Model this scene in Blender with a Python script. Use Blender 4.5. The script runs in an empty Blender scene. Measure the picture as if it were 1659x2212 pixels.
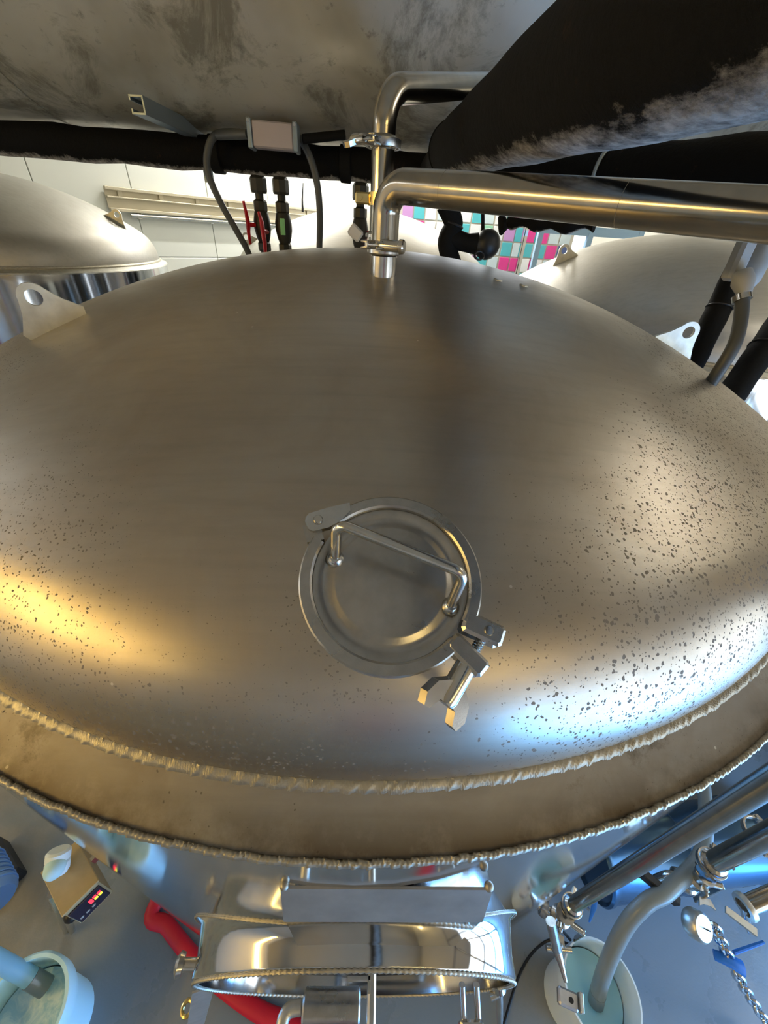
import bpy, math, random
import numpy as np
from mathutils import Vector, Matrix
random.seed(7)
PI = math.pi
SC = bpy.context.scene
COL = SC.collection

# ------------------------------------------------------------------ camera
cam_data = bpy.data.cameras.new('camera')
cam = bpy.data.objects.new('camera', cam_data)
COL.objects.link(cam)
cam_data.sensor_fit = 'HORIZONTAL'
cam_data.sensor_width = 36.0
cam_data.lens = 835.0 / 1659.0 * 36.0
cam_data.clip_start = 0.02
CAM_PITCH, CAM_YAW, CAM_ROLL = 0.62441, 0.0463, 0.06994
fw = Vector((math.cos(CAM_PITCH) * math.sin(CAM_YAW), math.cos(CAM_PITCH) * math.cos(CAM_YAW), -math.sin(CAM_PITCH)))
rt = fw.cross(Vector((0, 0, 1))).normalized()
up = rt.cross(fw)
rt2 = math.cos(CAM_ROLL) * rt + math.sin(CAM_ROLL) * up
up2 = -math.sin(CAM_ROLL) * rt + math.cos(CAM_ROLL) * up
m = Matrix((rt2, up2, -fw)).transposed().to_4x4()
m.translation = Vector((0.0, -1.2866, 2.85))
cam.matrix_world = m
SC.camera = cam

# ------------------------------------------------------------------ world, exposure
w = bpy.data.worlds.new('world')
SC.world = w
w.use_nodes = True
w.node_tree.nodes['Background'].inputs[0].default_value = (0.55, 0.70, 1.0, 1)
w.node_tree.nodes['Background'].inputs[1].default_value = 0.25
SC.view_settings.view_transform = 'Standard'
SC.view_settings.look = 'None'
SC.view_settings.exposure = 0.0
SC.view_settings.gamma = 1.0
SC.view_settings.use_curve_mapping = False
DAY_DOOR = 4.5       # roll-up doors, lower glazing: blue daylight
DAY_LOW = 24.0        # its bottom row, down at the floor
FILL_SIDE = 5.0        # unseen window on the left, added to light the vessel
DAY_SKY = 4.0         # the row of panes above it
DAY_WIN = 9.0         # window in the back wall
WARM_LAMP = 120.0      # warm tubes, left row
WARM_LAMP2 = 55.0     # warm tubes, behind on the right
WHITE_LAMP = 300.0     # neutral tubes over the back of the room

FILL_LEFT = 16.0    # neutral tube on the far left, added to light the vessel
FILL_RIGHT = 28.0    # neutral tube on the right, added to brighten the rear tank

# ------------------------------------------------------------------ materials
def mat(name, color=(0.5, 0.5, 0.5), rough=0.5, metal=0.0, emit=None, strength=0.0, spec=0.5, trans=0.0, ior=1.45, sss=0.0):
    m = bpy.data.materials.new(name)
    m.use_nodes = True
    b = m.node_tree.nodes['Principled BSDF']
    b.inputs['Base Color'].default_value = (*color, 1)
    b.inputs['Roughness'].default_value = rough
    b.inputs['Metallic'].default_value = metal
    b.inputs['Specular IOR Level'].default_value = spec
    b.inputs['IOR'].default_value = ior
    if trans:
        b.inputs['Transmission Weight'].default_value = trans
    if emit:
        b.inputs['Emission Color'].default_value = (*emit, 1)
        b.inputs['Emission Strength'].default_value = strength
    return m

class NT:
    """small wrapper for building node trees"""
    def __init__(self, m):
        self.t = m.node_tree
        self.b = self.t.nodes['Principled BSDF']
        self.co = self.t.nodes.new('ShaderNodeTexCoord').outputs['Object']
    def link(self, a, b):
        self.t.links.new(a, b)
    def mapping(self, scale=(1, 1, 1), loc=(0, 0, 0), rot=(0, 0, 0), src=None):
        n = self.t.nodes.new('ShaderNodeMapping')
        n.inputs['Scale'].default_value = scale
        n.inputs['Location'].default_value = loc
        n.inputs['Rotation'].default_value = rot
        self.link(src or self.co, n.inputs['Vector'])
        return n.outputs[0]
    def noise(self, scale, detail=4, rough=0.55, vec=None, dist=0.0):
        n = self.t.nodes.new('ShaderNodeTexNoise')
        n.inputs['Scale'].default_value = scale
        n.inputs['Detail'].default_value = detail
        n.inputs['Roughness'].default_value = rough
        n.inputs['Distortion'].default_value = dist
        self.link(vec or self.co, n.inputs['Vector'])
        return n.outputs['Fac']
    def voro(self, scale, vec=None, out='Distance', rand=1.0):
        n = self.t.nodes.new('ShaderNodeTexVoronoi')
        n.inputs['Scale'].default_value = scale
        n.inputs['Randomness'].default_value = rand
        self.link(vec or self.co, n.inputs['Vector'])
        return n.outputs[out]
    def ramp(self, src, stops):
        n = self.t.nodes.new('ShaderNodeValToRGB')
        e = n.color_ramp.elements
        while len(e) < len(stops):
            e.new(0.5)
        for i, (p, c) in enumerate(stops):
            e[i].position = p
            e[i].color = (c, c, c, 1) if not isinstance(c, tuple) else (*c, 1)
        self.link(src, n.inputs[0])
        return n.outputs[0]
    def math(self, op, a, b=None, clamp=False):
        n = self.t.nodes.new('ShaderNodeMath')
        n.operation = op
        n.use_clamp = clamp
        for i, v in enumerate((a, b)):
            if v is None:
                continue
            if isinstance(v, (int, float)):
                n.inputs[i].default_value = v
            else:
                self.link(v, n.inputs[i])
        return n.outputs[0]
    def mix(self, fac, a, b):
        n = self.t.nodes.new('ShaderNodeMix')
        n.data_type = 'RGBA'
        for k, v in ((0, fac), (6, a), (7, b)):
            if isinstance(v, (int, float)):
                n.inputs[k].default_value = v
            elif isinstance(v, tuple):
                n.inputs[k].default_value = (*v, 1)
            else:
                self.link(v, n.inputs[k])
        return n.outputs[2]
    def bump(self, h, strength=0.2, dist=0.002):
        n = self.t.nodes.new('ShaderNodeBump')
        n.inputs['Strength'].default_value = strength
        n.inputs['Distance'].default_value = dist
        self.link(h, n.inputs['Height'])
        self.link(n.outputs[0], self.b.inputs['Normal'])
    def sepxyz(self, src=None):
        n = self.t.nodes.new('ShaderNodeSeparateXYZ')
        self.link(src or self.co, n.inputs[0])
        return n.outputs
    def color(self, s): self.link(s, self.b.inputs['Base Color'])
    def rough(self, s): self.link(s, self.b.inputs['Roughness'])
    def metal(self, s): self.link(s, self.b.inputs['Metallic'])

M = {}
def steel(name, base=(0.60, 0.585, 0.55), r0=0.2, r1=0.35, nscale=6.0, bump=0.05):
    m = mat(name, base, (r0 + r1) / 2, 1.0)
    n = NT(m)
    a = n.noise(nscale, 5)
    n.rough(n.ramp(a, [(0.3, r0), (0.7, r1)]))
    c2 = tuple(v * 0.82 for v in base)
    n.color(n.mix(n.ramp(n.noise(nscale * 2.3, 6), [(0.35, 0.0), (0.7, 1.0)]), base, c2))
    if bump:
        n.bump(n.noise(nscale * 30, 3), bump, 0.001)
    M[name] = m
    return m

def speckled_steel(name, base, r0, r1, density=0.5, spot=0.2, stain=0.35, ring=None, met=1.0, zone=False):
    """dull tank steel with blackish pits and grease spots, streaky film and stains"""
    m = mat(name, base, 0.4, 1.0)
    n = NT(m)
    big = n.noise(1.7, 3, 0.6)
    film = n.noise(5.0, 8, 0.65, dist=0.6)
    dark = tuple(v * 0.62 for v in base)
    brown = (base[0] * 0.62, base[1] * 0.50, base[2] * 0.38)
    col = n.mix(n.ramp(film, [(0.38, 0.0), (0.75, stain)]), base, brown)
    streak = n.noise(1.0, 6, 0.6, vec=n.mapping((3, 60, 60)))
    col = n.mix(n.ramp(streak, [(0.45, 0.0), (0.8, 0.35)]), col, dark)
    # pits: voronoi cells whose random value passes the density mask
    spots = None
    wob = n.t.nodes.new('ShaderNodeVectorMath'); wob.operation = 'ADD'
    nz = n.t.nodes.new('ShaderNodeTexNoise'); nz.inputs['Scale'].default_value = 90
    n.link(n.co, nz.inputs['Vector'])
    sc = n.t.nodes.new('ShaderNodeVectorMath'); sc.operation = 'SCALE'; sc.inputs[3].default_value = 0.008
    n.link(nz.outputs['Color'], sc.inputs[0])
    n.link(n.co, wob.inputs[0]); n.link(sc.outputs[0], wob.inputs[1])
    for scale in (150.0, 260.0):
        d = n.voro(scale, wob.outputs[0])
        cc = n.voro(scale, wob.outputs[0], 'Color')
        rnd = n.sepxyz(cc)[0]
        size = n.math('MULTIPLY', n.math('SUBTRACT', rnd, 1.0 - density, True), spot / max(density, 0.01) * 1.6)
        mask = n.ramp(n.noise(2.6, 4, 0.6, vec=n.mapping(loc=(scale, 3, 1))), [(0.44, 0.0), (0.60, 1.0)])
        if zone:
            # grease pits gather low on the dome, higher up on the window side
            x, y, z = n.sepxyz()
            rr = n.math('SQRT', n.math('ADD', n.math('MULTIPLY', x, x), n.math('MULTIPLY', y, y)))
            v = n.math('ADD', rr, n.math('MULTIPLY', n.math('SUBTRACT', n.noise(3.2, 5, 0.65, vec=n.mapping(loc=(scale, 3, 1))), 0.5), 1.1))
            v = n.math('ADD', v, n.math('MULTIPLY', n.math('ABSOLUTE', n.math('ADD', x, -0.02)), 0.55))
            v = n.math('ADD', v, n.math('MULTIPLY', x, 0.15))
            mask = n.math('MULTIPLY', n.math('SUBTRACT', v, 1.0, True), 4.0, True)
        size = n.math('MULTIPLY', size, mask)
        s = n.math('LESS_THAN', d, size)
        spots = s if spots is None else n.math('MAXIMUM', spots, s)
    col = n.mix(n.math('MULTIPLY', spots, 0.60), col, (0.07, 0.055, 0.04))
    white = n.math('LESS_THAN', n.voro(26.0), 0.045)
    wm = n.math('GREATER_THAN', n.noise(4.0, 2), 0.56)
    col = n.mix(n.math('MULTIPLY', n.math('MULTIPLY', white, wm), 0.6), col, (0.9, 0.88, 0.82))
    if ring:
        # brown grime caught against the raised outer weld
        x, y, z = n.sepxyz()
        rr = n.math('SQRT', n.math('ADD', n.math('MULTIPLY', x, x), n.math('MULTIPLY', y, y)))
        near = n.math('MULTIPLY', n.math('SUBTRACT', rr, ring[0]), 1.0 / (ring[1] - ring[0]), True)
        g = n.math('MULTIPLY', near, n.ramp(n.noise(9, 7, 0.7), [(0.38, 0.2), (0.56, 1.0)]), True)
        blot = n.ramp(n.noise(5.5, 8, 0.75, vec=n.mapping(loc=(2.3, 1.1, 0))), [(0.55, 0.0), (0.64, 0.7)])
        g = n.math('MAXIMUM', g, blot)
        col = n.mix(n.math('MULTIPLY', g, 0.85), col, (0.10, 0.075, 0.045))
    n.color(col)
    rg = n.math('ADD', n.ramp(film, [(0.3, r0), (0.75, r1)]), n.math('MULTIPLY', spots, 0.3), True)
    n.rough(rg)
    n.metal(n.math('SUBTRACT', met, n.math('MULTIPLY', spots, 0.8), True))
    h = n.math('ADD', n.math('MULTIPLY', spots, 0.4), n.noise(220, 3))
    n.bump(h, 0.06, 0.001)
    M[name] = m
    return m

speckled_steel('dome_steel', (0.53, 0.49, 0.42), 0.34, 0.44, 0.75, 0.27, 0.42, zone=True)
speckled_steel('rim_steel', (0.40, 0.385, 0.355), 0.5, 0.62, 0.5, 0.24, 0.6, ring=(1.138, 1.178))
speckled_steel('back_dome_steel', (0.50, 0.49, 0.45), 0.42, 0.5, 0.05, 0.1, 0.2, met=0.72)
steel('shell_steel', (0.66, 0.67, 0.68), 0.05, 0.12, 3.0, 0.0)
steel('weld_metal', (0.52, 0.49, 0.41), 0.40, 0.55, 40.0, 0.25)
steel('pipe_steel', (0.46, 0.43, 0.37), 0.15, 0.19, 12.0, 0.02)
steel('fitting_steel', (0.66, 0.65, 0.62), 0.14, 0.24, 20.0, 0.03)
steel('cast_steel', (0.52, 0.505, 0.47), 0.24, 0.36, 30.0, 0.12)
steel('lid_steel', (0.50, 0.485, 0.45), 0.26, 0.36, 22.0, 0.06)
steel('lug_steel', (0.70, 0.69, 0.62), 0.35, 0.5, 20.0, 0.08)
steel('plate_steel', (0.62, 0.61, 0.59), 0.42, 0.5, 12.0, 0.05)
steel('mirror_steel', (0.72, 0.73, 0.74), 0.03, 0.06, 3.0, 0.0)
steel('brass', (0.78, 0.60, 0.25), 0.2, 0.3, 20.0, 0.05)

m = mat('vessel_skin', (0.36, 0.36, 0.33), 0.45, 0.35); n = NT(m)
blot = n.ramp(n.noise(2.6, 10, 0.75, dist=0.6), [(0.50, 0.0), (0.60, 1.0)])
spk = n.ramp(n.noise(16.0, 6, 0.7), [(0.60, 0.0), (0.72, 1.0)])
c = n.mix(n.noise(1.3, 4), (0.66, 0.65, 0.59), (0.46, 0.44, 0.37))
c = n.mix(n.math('MULTIPLY', n.ramp(n.noise(0.7, 5, 0.6, vec=n.mapping(loc=(-0.35, 0.1, 0.2)), dist=0.5), [(0.42, 0.0), (0.58, 1.0)]), 0.6), c, (0.22, 0.19, 0.12))
c = n.mix(n.math('MULTIPLY', blot, 0.6), c, (0.10, 0.09, 0.06))
c = n.mix(n.math('MULTIPLY', spk, 0.55), c, (0.06, 0.05, 0.035))
n.color(c); n.rough(n.ramp(n.noise(6, 4), [(0.3, 0.38), (0.7, 0.6)])); n.bump(n.noise(40, 4), 0.1, 0.002)
M['vessel_skin'] = m

m = mat('black_foam', (0.006, 0.006, 0.006), 0.8, 0.0, spec=0.2); n = NT(m); n.bump(n.noise(60, 5), 0.4, 0.004); M['black_foam'] = m
# old foam lagging: ragged pale tone on faces that point down
def paler(name, lo, hi):
    m = mat(name, (0.006, 0.006, 0.006), 0.85, 0.0, spec=0.15); n = NT(m)
    nm = n.t.nodes.new('ShaderNodeNewGeometry').outputs['Normal']
    nzv = n.sepxyz(nm)[2]
    ragged = n.math('ADD', n.math('MULTIPLY', nzv, -1.0), n.math('MULTIPLY', n.math('SUBTRACT', n.noise(22, 8, 0.75, vec=n.mapping((1, 0.45, 1))), 0.5), 0.9))
    d = n.ramp(ragged, [(lo, 0.0), (hi, 1.0)])
    d = n.math('MULTIPLY', d, n.ramp(n.noise(70, 4), [(0.25, 0.45), (0.6, 1.0)]))
    rust = n.math('MULTIPLY', n.ramp(n.noise(9, 8, 0.8), [(0.62, 0.0), (0.74, 1.0)]), 0.35)
    c = n.mix(rust, (0.006, 0.006, 0.006), (0.10, 0.045, 0.02))
    n.color(n.mix(d, c, (0.50, 0.47, 0.43))); n.bump(n.noise(60, 6, 0.7), 0.6, 0.006)
    M[name] = m
paler('pale_below_foam', 0.80, 1.02)
paler('pale_below_foam_thin', 0.8, 1.05)

M['rubber_grey'] = mat('rubber_grey', (0.07, 0.075, 0.075), 0.45)
M['rubber_black'] = mat('rubber_black', (0.012, 0.012, 0.012), 0.45)
M['red_plastic'] = mat('red_plastic', (0.55, 0.01, 0.015), 0.4)
m = mat('red_hose', (0.55, 0.012, 0.03), 0.45); n = NT(m); n.bump(n.noise(30, 4), 0.3, 0.004); M['red_hose'] = m
M['green_tag'] = mat('green_tag', (0.25, 0.62, 0.28), 0.5)
M['white_tag'] = mat('white_tag', (0.8, 0.8, 0.8), 0.5)
M['blue_plastic'] = mat('blue_plastic', (0.02, 0.16, 0.55), 0.35)
M['grey_plastic'] = mat('grey_plastic', (0.36, 0.37, 0.36), 0.5)
M['valve_body'] = mat('valve_body', (0.035, 0.033, 0.026), 0.45, 0.4)
M['galv'] = mat('galv', (0.30, 0.36, 0.40), 0.4, 0.7)
M['pinkish_box'] = mat('pinkish_box', (0.42, 0.38, 0.40), 0.45, 0.3)
m = mat('bucket_plastic', (0.58, 0.88, 1.0), 0.4); m.node_tree.nodes['Principled BSDF'].inputs['Subsurface Weight'].default_value = 0.2
m.node_tree.nodes['Principled BSDF'].inputs['Subsurface Radius'].default_value = (0.02, 0.03, 0.04); M['bucket_plastic'] = m
m = mat('bucket_white', (0.80, 0.93, 0.98), 0.4); M['bucket_white'] = m
M['water_teal'] = mat('water_teal', (0.48, 0.80, 0.82), 0.08)
m = mat('water_soap', (0.38, 0.58, 0.70), 0.12); n = NT(m); n.color(n.mix(n.ramp(n.noise(14, 7, 0.65, dist=0.8), [(0.45, 0.0), (0.6, 1.0)]), (0.42, 0.70, 0.88), (0.75, 0.92, 1.0))); M['water_soap'] = m
m = mat('hose_clear', (0.22, 0.25, 0.24), 0.3); M['hose_clear'] = m
M['hose_blue'] = mat('hose_blue', (0.20, 0.42, 0.58), 0.35)
M['hose_end'] = mat('hose_end', (0.18, 0.22, 0.26), 0.3, 0.3)
m = mat('box_tan', (0.50, 0.41, 0.24), 0.5, 0.2); n = NT(m); n.color(n.mix(n.noise(40, 4), (0.54, 0.44, 0.25), (0.42, 0.34, 0.19))); M['box_tan'] = m
M['screen_dark'] = mat('screen_dark', (0.008, 0.008, 0.03), 0.2)
M['led_red'] = mat('led_red', (0.3, 0.0, 0.0), 0.4, emit=(1.0, 0.03, 0.06), strength=2.5)
M['led_yellow'] = mat('led_yellow', (0.3, 0.3, 0.0), 0.4, emit=(0.9, 0.85, 0.05), strength=2.0)
M['drum_blue'] = mat('drum_blue', (0.06, 0.13, 0.22), 0.22, 0.75)
M['pump_blue'] = mat('pump_blue', (0.16, 0.30, 0.55), 0.35, 0.2)
M['beige_metal'] = mat('beige_metal', (0.62, 0.56, 0.42), 0.45, 0.3)
m = mat('wall_panel', (0.82, 0.84, 0.79), 0.4); n = NT(m); n.color(n.mix(n.noise(0.8, 4), (0.83, 0.85, 0.80), (0.76, 0.78, 0.72))); n.bump(n.noise(50, 3), 0.08, 0.003); M['wall_panel'] = m
M['wall_paint'] = mat('wall_paint', (0.66, 0.63, 0.55), 0.6)
M['seam'] = mat('seam', (0.55, 0.56, 0.52), 0.6)
M['ceiling_paint'] = mat('ceiling_paint', (0.38, 0.335, 0.25), 0.8)
m = mat('concrete', (0.26, 0.25, 0.22), 0.45); n = NT(m)
a = n.noise(1.6, 8, 0.65, dist=0.5)
gc = n.mix(n.ramp(a, [(0.35, 0.0), (0.65, 1.0)]), (0.20, 0.195, 0.165), (0.32, 0.31, 0.27))
# bluish daylight on the floor tinted into its colour, broken by noise
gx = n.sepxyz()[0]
daylight_tint = n.math('MULTIPLY', n.ramp(n.noise(0.9, 6, 0.6, vec=n.mapping(loc=(0.35, 0.2, 0.0)), dist=0.4), [(0.34, 0.0), (0.5, 1.0)]), 0.85)
n.color(n.mix(daylight_tint, gc, (0.16, 0.21, 0.25)))
n.rough(n.ramp(n.noise(2.2, 6, 0.6), [(0.35, 0.16), (0.6, 0.5)])); n.bump(n.noise(90, 4), 0.15, 0.003)
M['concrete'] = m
M['reflection_red'] = mat('reflection_red', (0.30, 0.045, 0.04), 0.5)
M['frame_grey'] = mat('frame_grey', (0.45, 0.46, 0.47), 0.4, 0.5)
M['daylight'] = mat('daylight', (0.3, 0.3, 0.3), 0.3, emit=(0.50, 0.75, 1.0), strength=DAY_DOOR)
M['daylight_sky'] = mat('daylight_sky', (0.3, 0.3, 0.3), 0.3, emit=(0.85, 0.93, 1.0), strength=DAY_SKY)
M['daylight_low'] = mat('daylight_low', (0.3, 0.3, 0.3), 0.3, emit=(0.16, 0.46, 1.0), strength=DAY_LOW)
M['fill_side'] = mat('fill_side', (0.3, 0.3, 0.3), 0.3, emit=(0.86, 0.94, 1.0), strength=FILL_SIDE)
M['door_panel'] = mat('door_panel', (0.62, 0.60, 0.55), 0.5)
M['daylight_back'] = mat('daylight_back', (0.3, 0.3, 0.3), 0.3, emit=(0.82, 0.90, 1.0), strength=DAY_WIN)
M['tube_warm'] = mat('tube_warm', (0.5, 0.5, 0.5), 0.4, emit=(1.0, 0.64, 0.16), strength=WARM_LAMP)
M['tube_warm2'] = mat('tube_warm2', (0.5, 0.5, 0.5), 0.4, emit=(1.0, 0.72, 0.28), strength=WARM_LAMP2)
M['tube_white'] = mat('tube_white', (0.5, 0.5, 0.5), 0.4, emit=(1.0, 0.98, 0.92), strength=WHITE_LAMP)
M['tube_fill_left'] = mat('tube_fill_left', (0.5, 0.5, 0.5), 0.4, emit=(0.92, 0.96, 1.0), strength=FILL_LEFT)
M['tube_fill_right'] = mat('tube_fill_right', (0.5, 0.5, 0.5), 0.4, emit=(1.0, 0.93, 0.80), strength=FILL_RIGHT)
M['lamp_housing'] = mat('lamp_housing', (0.7, 0.7, 0.68), 0.5)
M['shutter_blue'] = mat('shutter_blue', (0.35, 0.55, 0.80), 0.4)
for k, c_ in dict(pink=(0.78, 0.06, 0.32), teal=(0.10, 0.50, 0.58), white=(0.85, 0.87, 0.90), navy=(0.08, 0.12, 0.30), lilac=(0.55, 0.30, 0.62), mint=(0.30, 0.62, 0.45), pale=(0.62, 0.74, 0.80), orange=(0.75, 0.35, 0.15)).items():
    M['card_' + k] = mat('card_' + k, c_, 0.4)

# ------------------------------------------------------------------ mesh helpers: everything returns (verts, faces)
def V(*a): return Vector(a[0]) if len(a) == 1 else Vector(a)
def basis(axis, hint=None):
    z = Vector(axis).normalized()
    h = Vector(hint) if hint is not None else (Vector((0, 0, 1)) if abs(z.z) < 0.9 else Vector((1, 0, 0)))
    x = (h - h.dot(z) * z).normalized()
    y = z.cross(x)
    return x, y, z
def xf(geo, o, x, y, z):
    o = Vector(o)
    return [o + x * v[0] + y * v[1] + z * v[2] for v in geo[0]], geo[1]
def join(*gs):
    vs, fs = [], []
    for g in gs:
        k = len(vs)
        vs += [Vector(v) for v in g[0]]
        fs += [tuple(i + k for i in f) for f in g[1]]
    return vs, fs
def lathe(prof, seg=32, closed=False):
    """profile [(r,z)] turned round z; r=0 ends become poles"""
    vs, fs, rows = [], [], []
    for r_, z_ in prof:
        if r_ < 1e-7:
            rows.append([len(vs)] * seg); vs.append((0, 0, z_))
        else:
            rows.append(list(range(len(vs), len(vs) + seg)))
            vs += [(r_ * math.cos(2 * PI * i / seg), r_ * math.sin(2 * PI * i / seg), z_) for i in range(seg)]
    n_ = len(rows)
    for k in range(n_ if closed else n_ - 1):
        a, b = rows[k], rows[(k + 1) % n_]
        for i in range(seg):
            j = (i + 1) % seg
            f = []
            for q in (a[i], a[j], b[j], b[i]):
                if q not in f: f.append(q)
            if len(f) > 2: fs.append(tuple(f))
    return vs, fs
def lathe_at(prof, o, axis=(0, 0, 1), seg=32, closed=False, hint=None):
    return xf(lathe(prof, seg, closed), o, *basis(axis, hint))
def rod(a, b, r_, seg=16, ch=0.0):
    a, b = Vector(a), Vector(b); L = (b - a).length
    p = [(0, 0), (r_ - ch, 0), (r_, ch), (r_, L - ch), (r_ - ch, L), (0, L)] if ch else [(0, 0), (r_, 0), (r_, L), (0, L)]
    return lathe_at(p, a, b - a, seg)
def pipe(a, b, ro, ri, seg=32):
    a, b = Vector(a), Vector(b); L = (b - a).length
    return lathe_at([(ri, 0), (ro, 0), (ro, L), (ri, L)], a, b - a, seg, True)
def fillet(pts, rad, n_=8):
    pts = [Vector(p) for p in pts]; out = [pts[0]]
    for i in range(1, len(pts) - 1):
        p, a, b = pts[i], pts[i - 1], pts[i + 1]
        u_, v_ = (a - p), (b - p)
        ang = u_.angle(v_)
        if ang > PI - 0.02: out.append(p); continue
        t = min(rad / math.tan(ang / 2), u_.length * 0.49, v_.length * 0.49)
        r_ = t * math.tan(ang / 2)
        u_.normalize(); v_.normalize()
        c_ = p + (u_ + v_).normalized() * (r_ / math.sin(ang / 2))
        s, e = p + u_ * t - c_, p + v_ * t - c_
        om = s.angle(e)
        for k in range(n_ + 1):
            q = k / n_
            out.append(c_ + (s * math.sin((1 - q) * om) + e * math.sin(q * om)) / math.sin(om))
    out.append(pts[-1]); return out
def spline(pts, n_=10):
    pts = [Vector(p) for p in pts]; out = []
    for i in range(len(pts) - 1):
        p0, p1, p2, p3 = pts[max(i - 1, 0)], pts[i], pts[i + 1], pts[min(i + 2, len(pts) - 1)]
        for k in range(n_):
            t = k / n_
            out.append(0.5 * ((2 * p1) + (p2 - p0) * t + (2 * p0 - 5 * p1 + 4 * p2 - p3) * t * t + (3 * p1 - p0 - 3 * p2 + p3) * t ** 3))
    out.append(pts[-1]); return out
def sweep(path, r_, seg=16, cap=True, flat=1.0, inner=None):
    """tube along a path; r_ number or list; flat squashes along the frame's second axis"""
    path = [Vector(p) for p in path]; n_ = len(path)
    rs = r_ if isinstance(r_, (list, tuple)) else [r_] * n_
    t0 = (path[1] - path[0]).normalized()
    x, y, _ = basis(t0)
    vs, fs = [], []
    tp = t0
    for i, p in enumerate(path):
        t = (path[min(i + 1, n_ - 1)] - path[max(i - 1, 0)]).normalized()
        q = tp.rotation_difference(t)
        x = q @ x; x = (x - x.dot(t) * t).normalized(); y = t.cross(x); tp = t
        for k in range(seg):
            a = 2 * PI * k / seg
            vs.append(p + x * (rs[i] * math.cos(a)) * flat + y * (rs[i] * math.sin(a)))
    for i in range(n_ - 1):
        for k in range(seg):
            k2 = (k + 1) % seg
            fs.append((i * seg + k, i * seg + k2, (i + 1) * seg + k2, (i + 1) * seg + k))
    if cap:
        fs.append(tuple(range(seg - 1, -1, -1)))
        fs.append(tuple(range((n_ - 1) * seg, n_ * seg)))
    return vs, fs
def box(o, size, x=(1, 0, 0), y=(0, 1, 0), bev=0.0):
    """centre o, sizes along x, y, z (z = x cross y), edges chamfered by bev"""
    x = Vector(x).normalized(); y = Vector(y); y = (y - y.dot(x) * x).normalized(); z = x.cross(y)
    a, b, c_ = size[0] / 2, size[1] / 2, size[2] / 2
    if not bev:
        vs = [(sx * a, sy * b, sz * c_) for sz in (-1, 1) for sx, sy in ((-1, -1), (1, -1), (1, 1), (-1, 1))]
        fs = [(3, 2, 1, 0), (4, 5, 6, 7), (0, 1, 5, 4), (1, 2, 6, 5), (2, 3, 7, 6), (3, 0, 4, 7)]
        return xf((vs, fs), o, x, y, z)
    e = min(bev, a * 0.9, b * 0.9, c_ * 0.9)
    def loop(ax, by, zz, ee):
        return [(-ax + ee, -by, zz), (ax - ee, -by, zz), (ax, -by + ee, zz), (ax, by - ee, zz), (ax - ee, by, zz), (-ax + ee, by, zz), (-ax, by - ee, zz), (-ax, -by + ee, zz)]
    vs = loop(a - e, b - e, -c_, e * 0.5) + loop(a, b, -c_ + e, e) + loop(a, b, c_ - e, e) + loop(a - e, b - e, c_, e * 0.5)
    fs = [tuple(range(7, -1, -1)), tuple(range(24, 32))]
    for k in range(3):
        for i in range(8):
            j = (i + 1) % 8
            fs.append((k * 8 + i, k * 8 + j, (k + 1) * 8 + j, (k + 1) * 8 + i))
    return xf((vs, fs), o, x, y, z)
def bar(a, b, wx, wy, hint=None, bev=0.0):
    a, b = Vector(a), Vector(b); x, y, z = basis(b - a, hint)
    return box((a + b) / 2, (wx, wy, (b - a).length), x, y, bev)
def prism(poly, th, o=(0, 0, 0), x=(1, 0, 0), y=(0, 1, 0)):
    x = Vector(x).normalized(); y = Vector(y); y = (y - y.dot(x) * x).normalized(); z = x.cross(y); n_ = len(poly)
    vs = [(p[0], p[1], -th / 2) for p in poly] + [(p[0], p[1], th / 2) for p in poly]
    fs = [tuple(range(n_ - 1, -1, -1)), tuple(range(n_, 2 * n_))] + [(i, (i + 1) % n_, n_ + (i + 1) % n_, n_ + i) for i in range(n_)]
    return xf((vs, fs), o, x, y, z)
def ring_arc(sect, a0, a1, seg, o, x, y, z):
    """closed cross-section [(r,z)] swept from angle a0 to a1"""
    vs, fs, k = [], [], len(sect)
    for i in range(seg + 1):
        a = a0 + (a1 - a0) * i / seg
        vs += [(p[0] * math.cos(a), p[0] * math.sin(a), p[1]) for p in sect]
    for i in range(seg):
        for j in range(k):
            j2 = (j + 1) % k
            fs.append((i * k + j, (i + 1) * k + j, (i + 1) * k + j2, i * k + j2))
    fs.append(tuple(range(k))); fs.append(tuple(range(seg * k + k - 1, seg * k - 1, -1)))
    return xf((vs, fs), o, x, y, z)
def torus(o, axis, R_, r_, seg=24, sec=10, sx=1.0, hint=None):
    vs, fs = [], []
    for i in range(seg):
        a = 2 * PI * i / seg
        for k in range(sec):
            b = 2 * PI * k / sec
            q = R_ + r_ * math.cos(b)
            vs.append((q * math.cos(a) * sx, q * math.sin(a), r_ * math.sin(b)))
    for i in range(seg):
        for k in range(sec):
            i2, k2 = (i + 1) % seg, (k + 1) % sec
            fs.append((i * sec + k, i2 * sec + k, i2 * sec + k2, i * sec + k2))
    return xf((vs, fs), o, *basis(axis, hint))
def ball(o, r_, seg=20, rings=12, sz=1.0, axis=(0, 0, 1)):
    return lathe_at([(r_ * math.sin(PI * i / rings), -r_ * sz * math.cos(PI * i / rings)) for i in range(rings + 1)], o, axis, seg)
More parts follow.
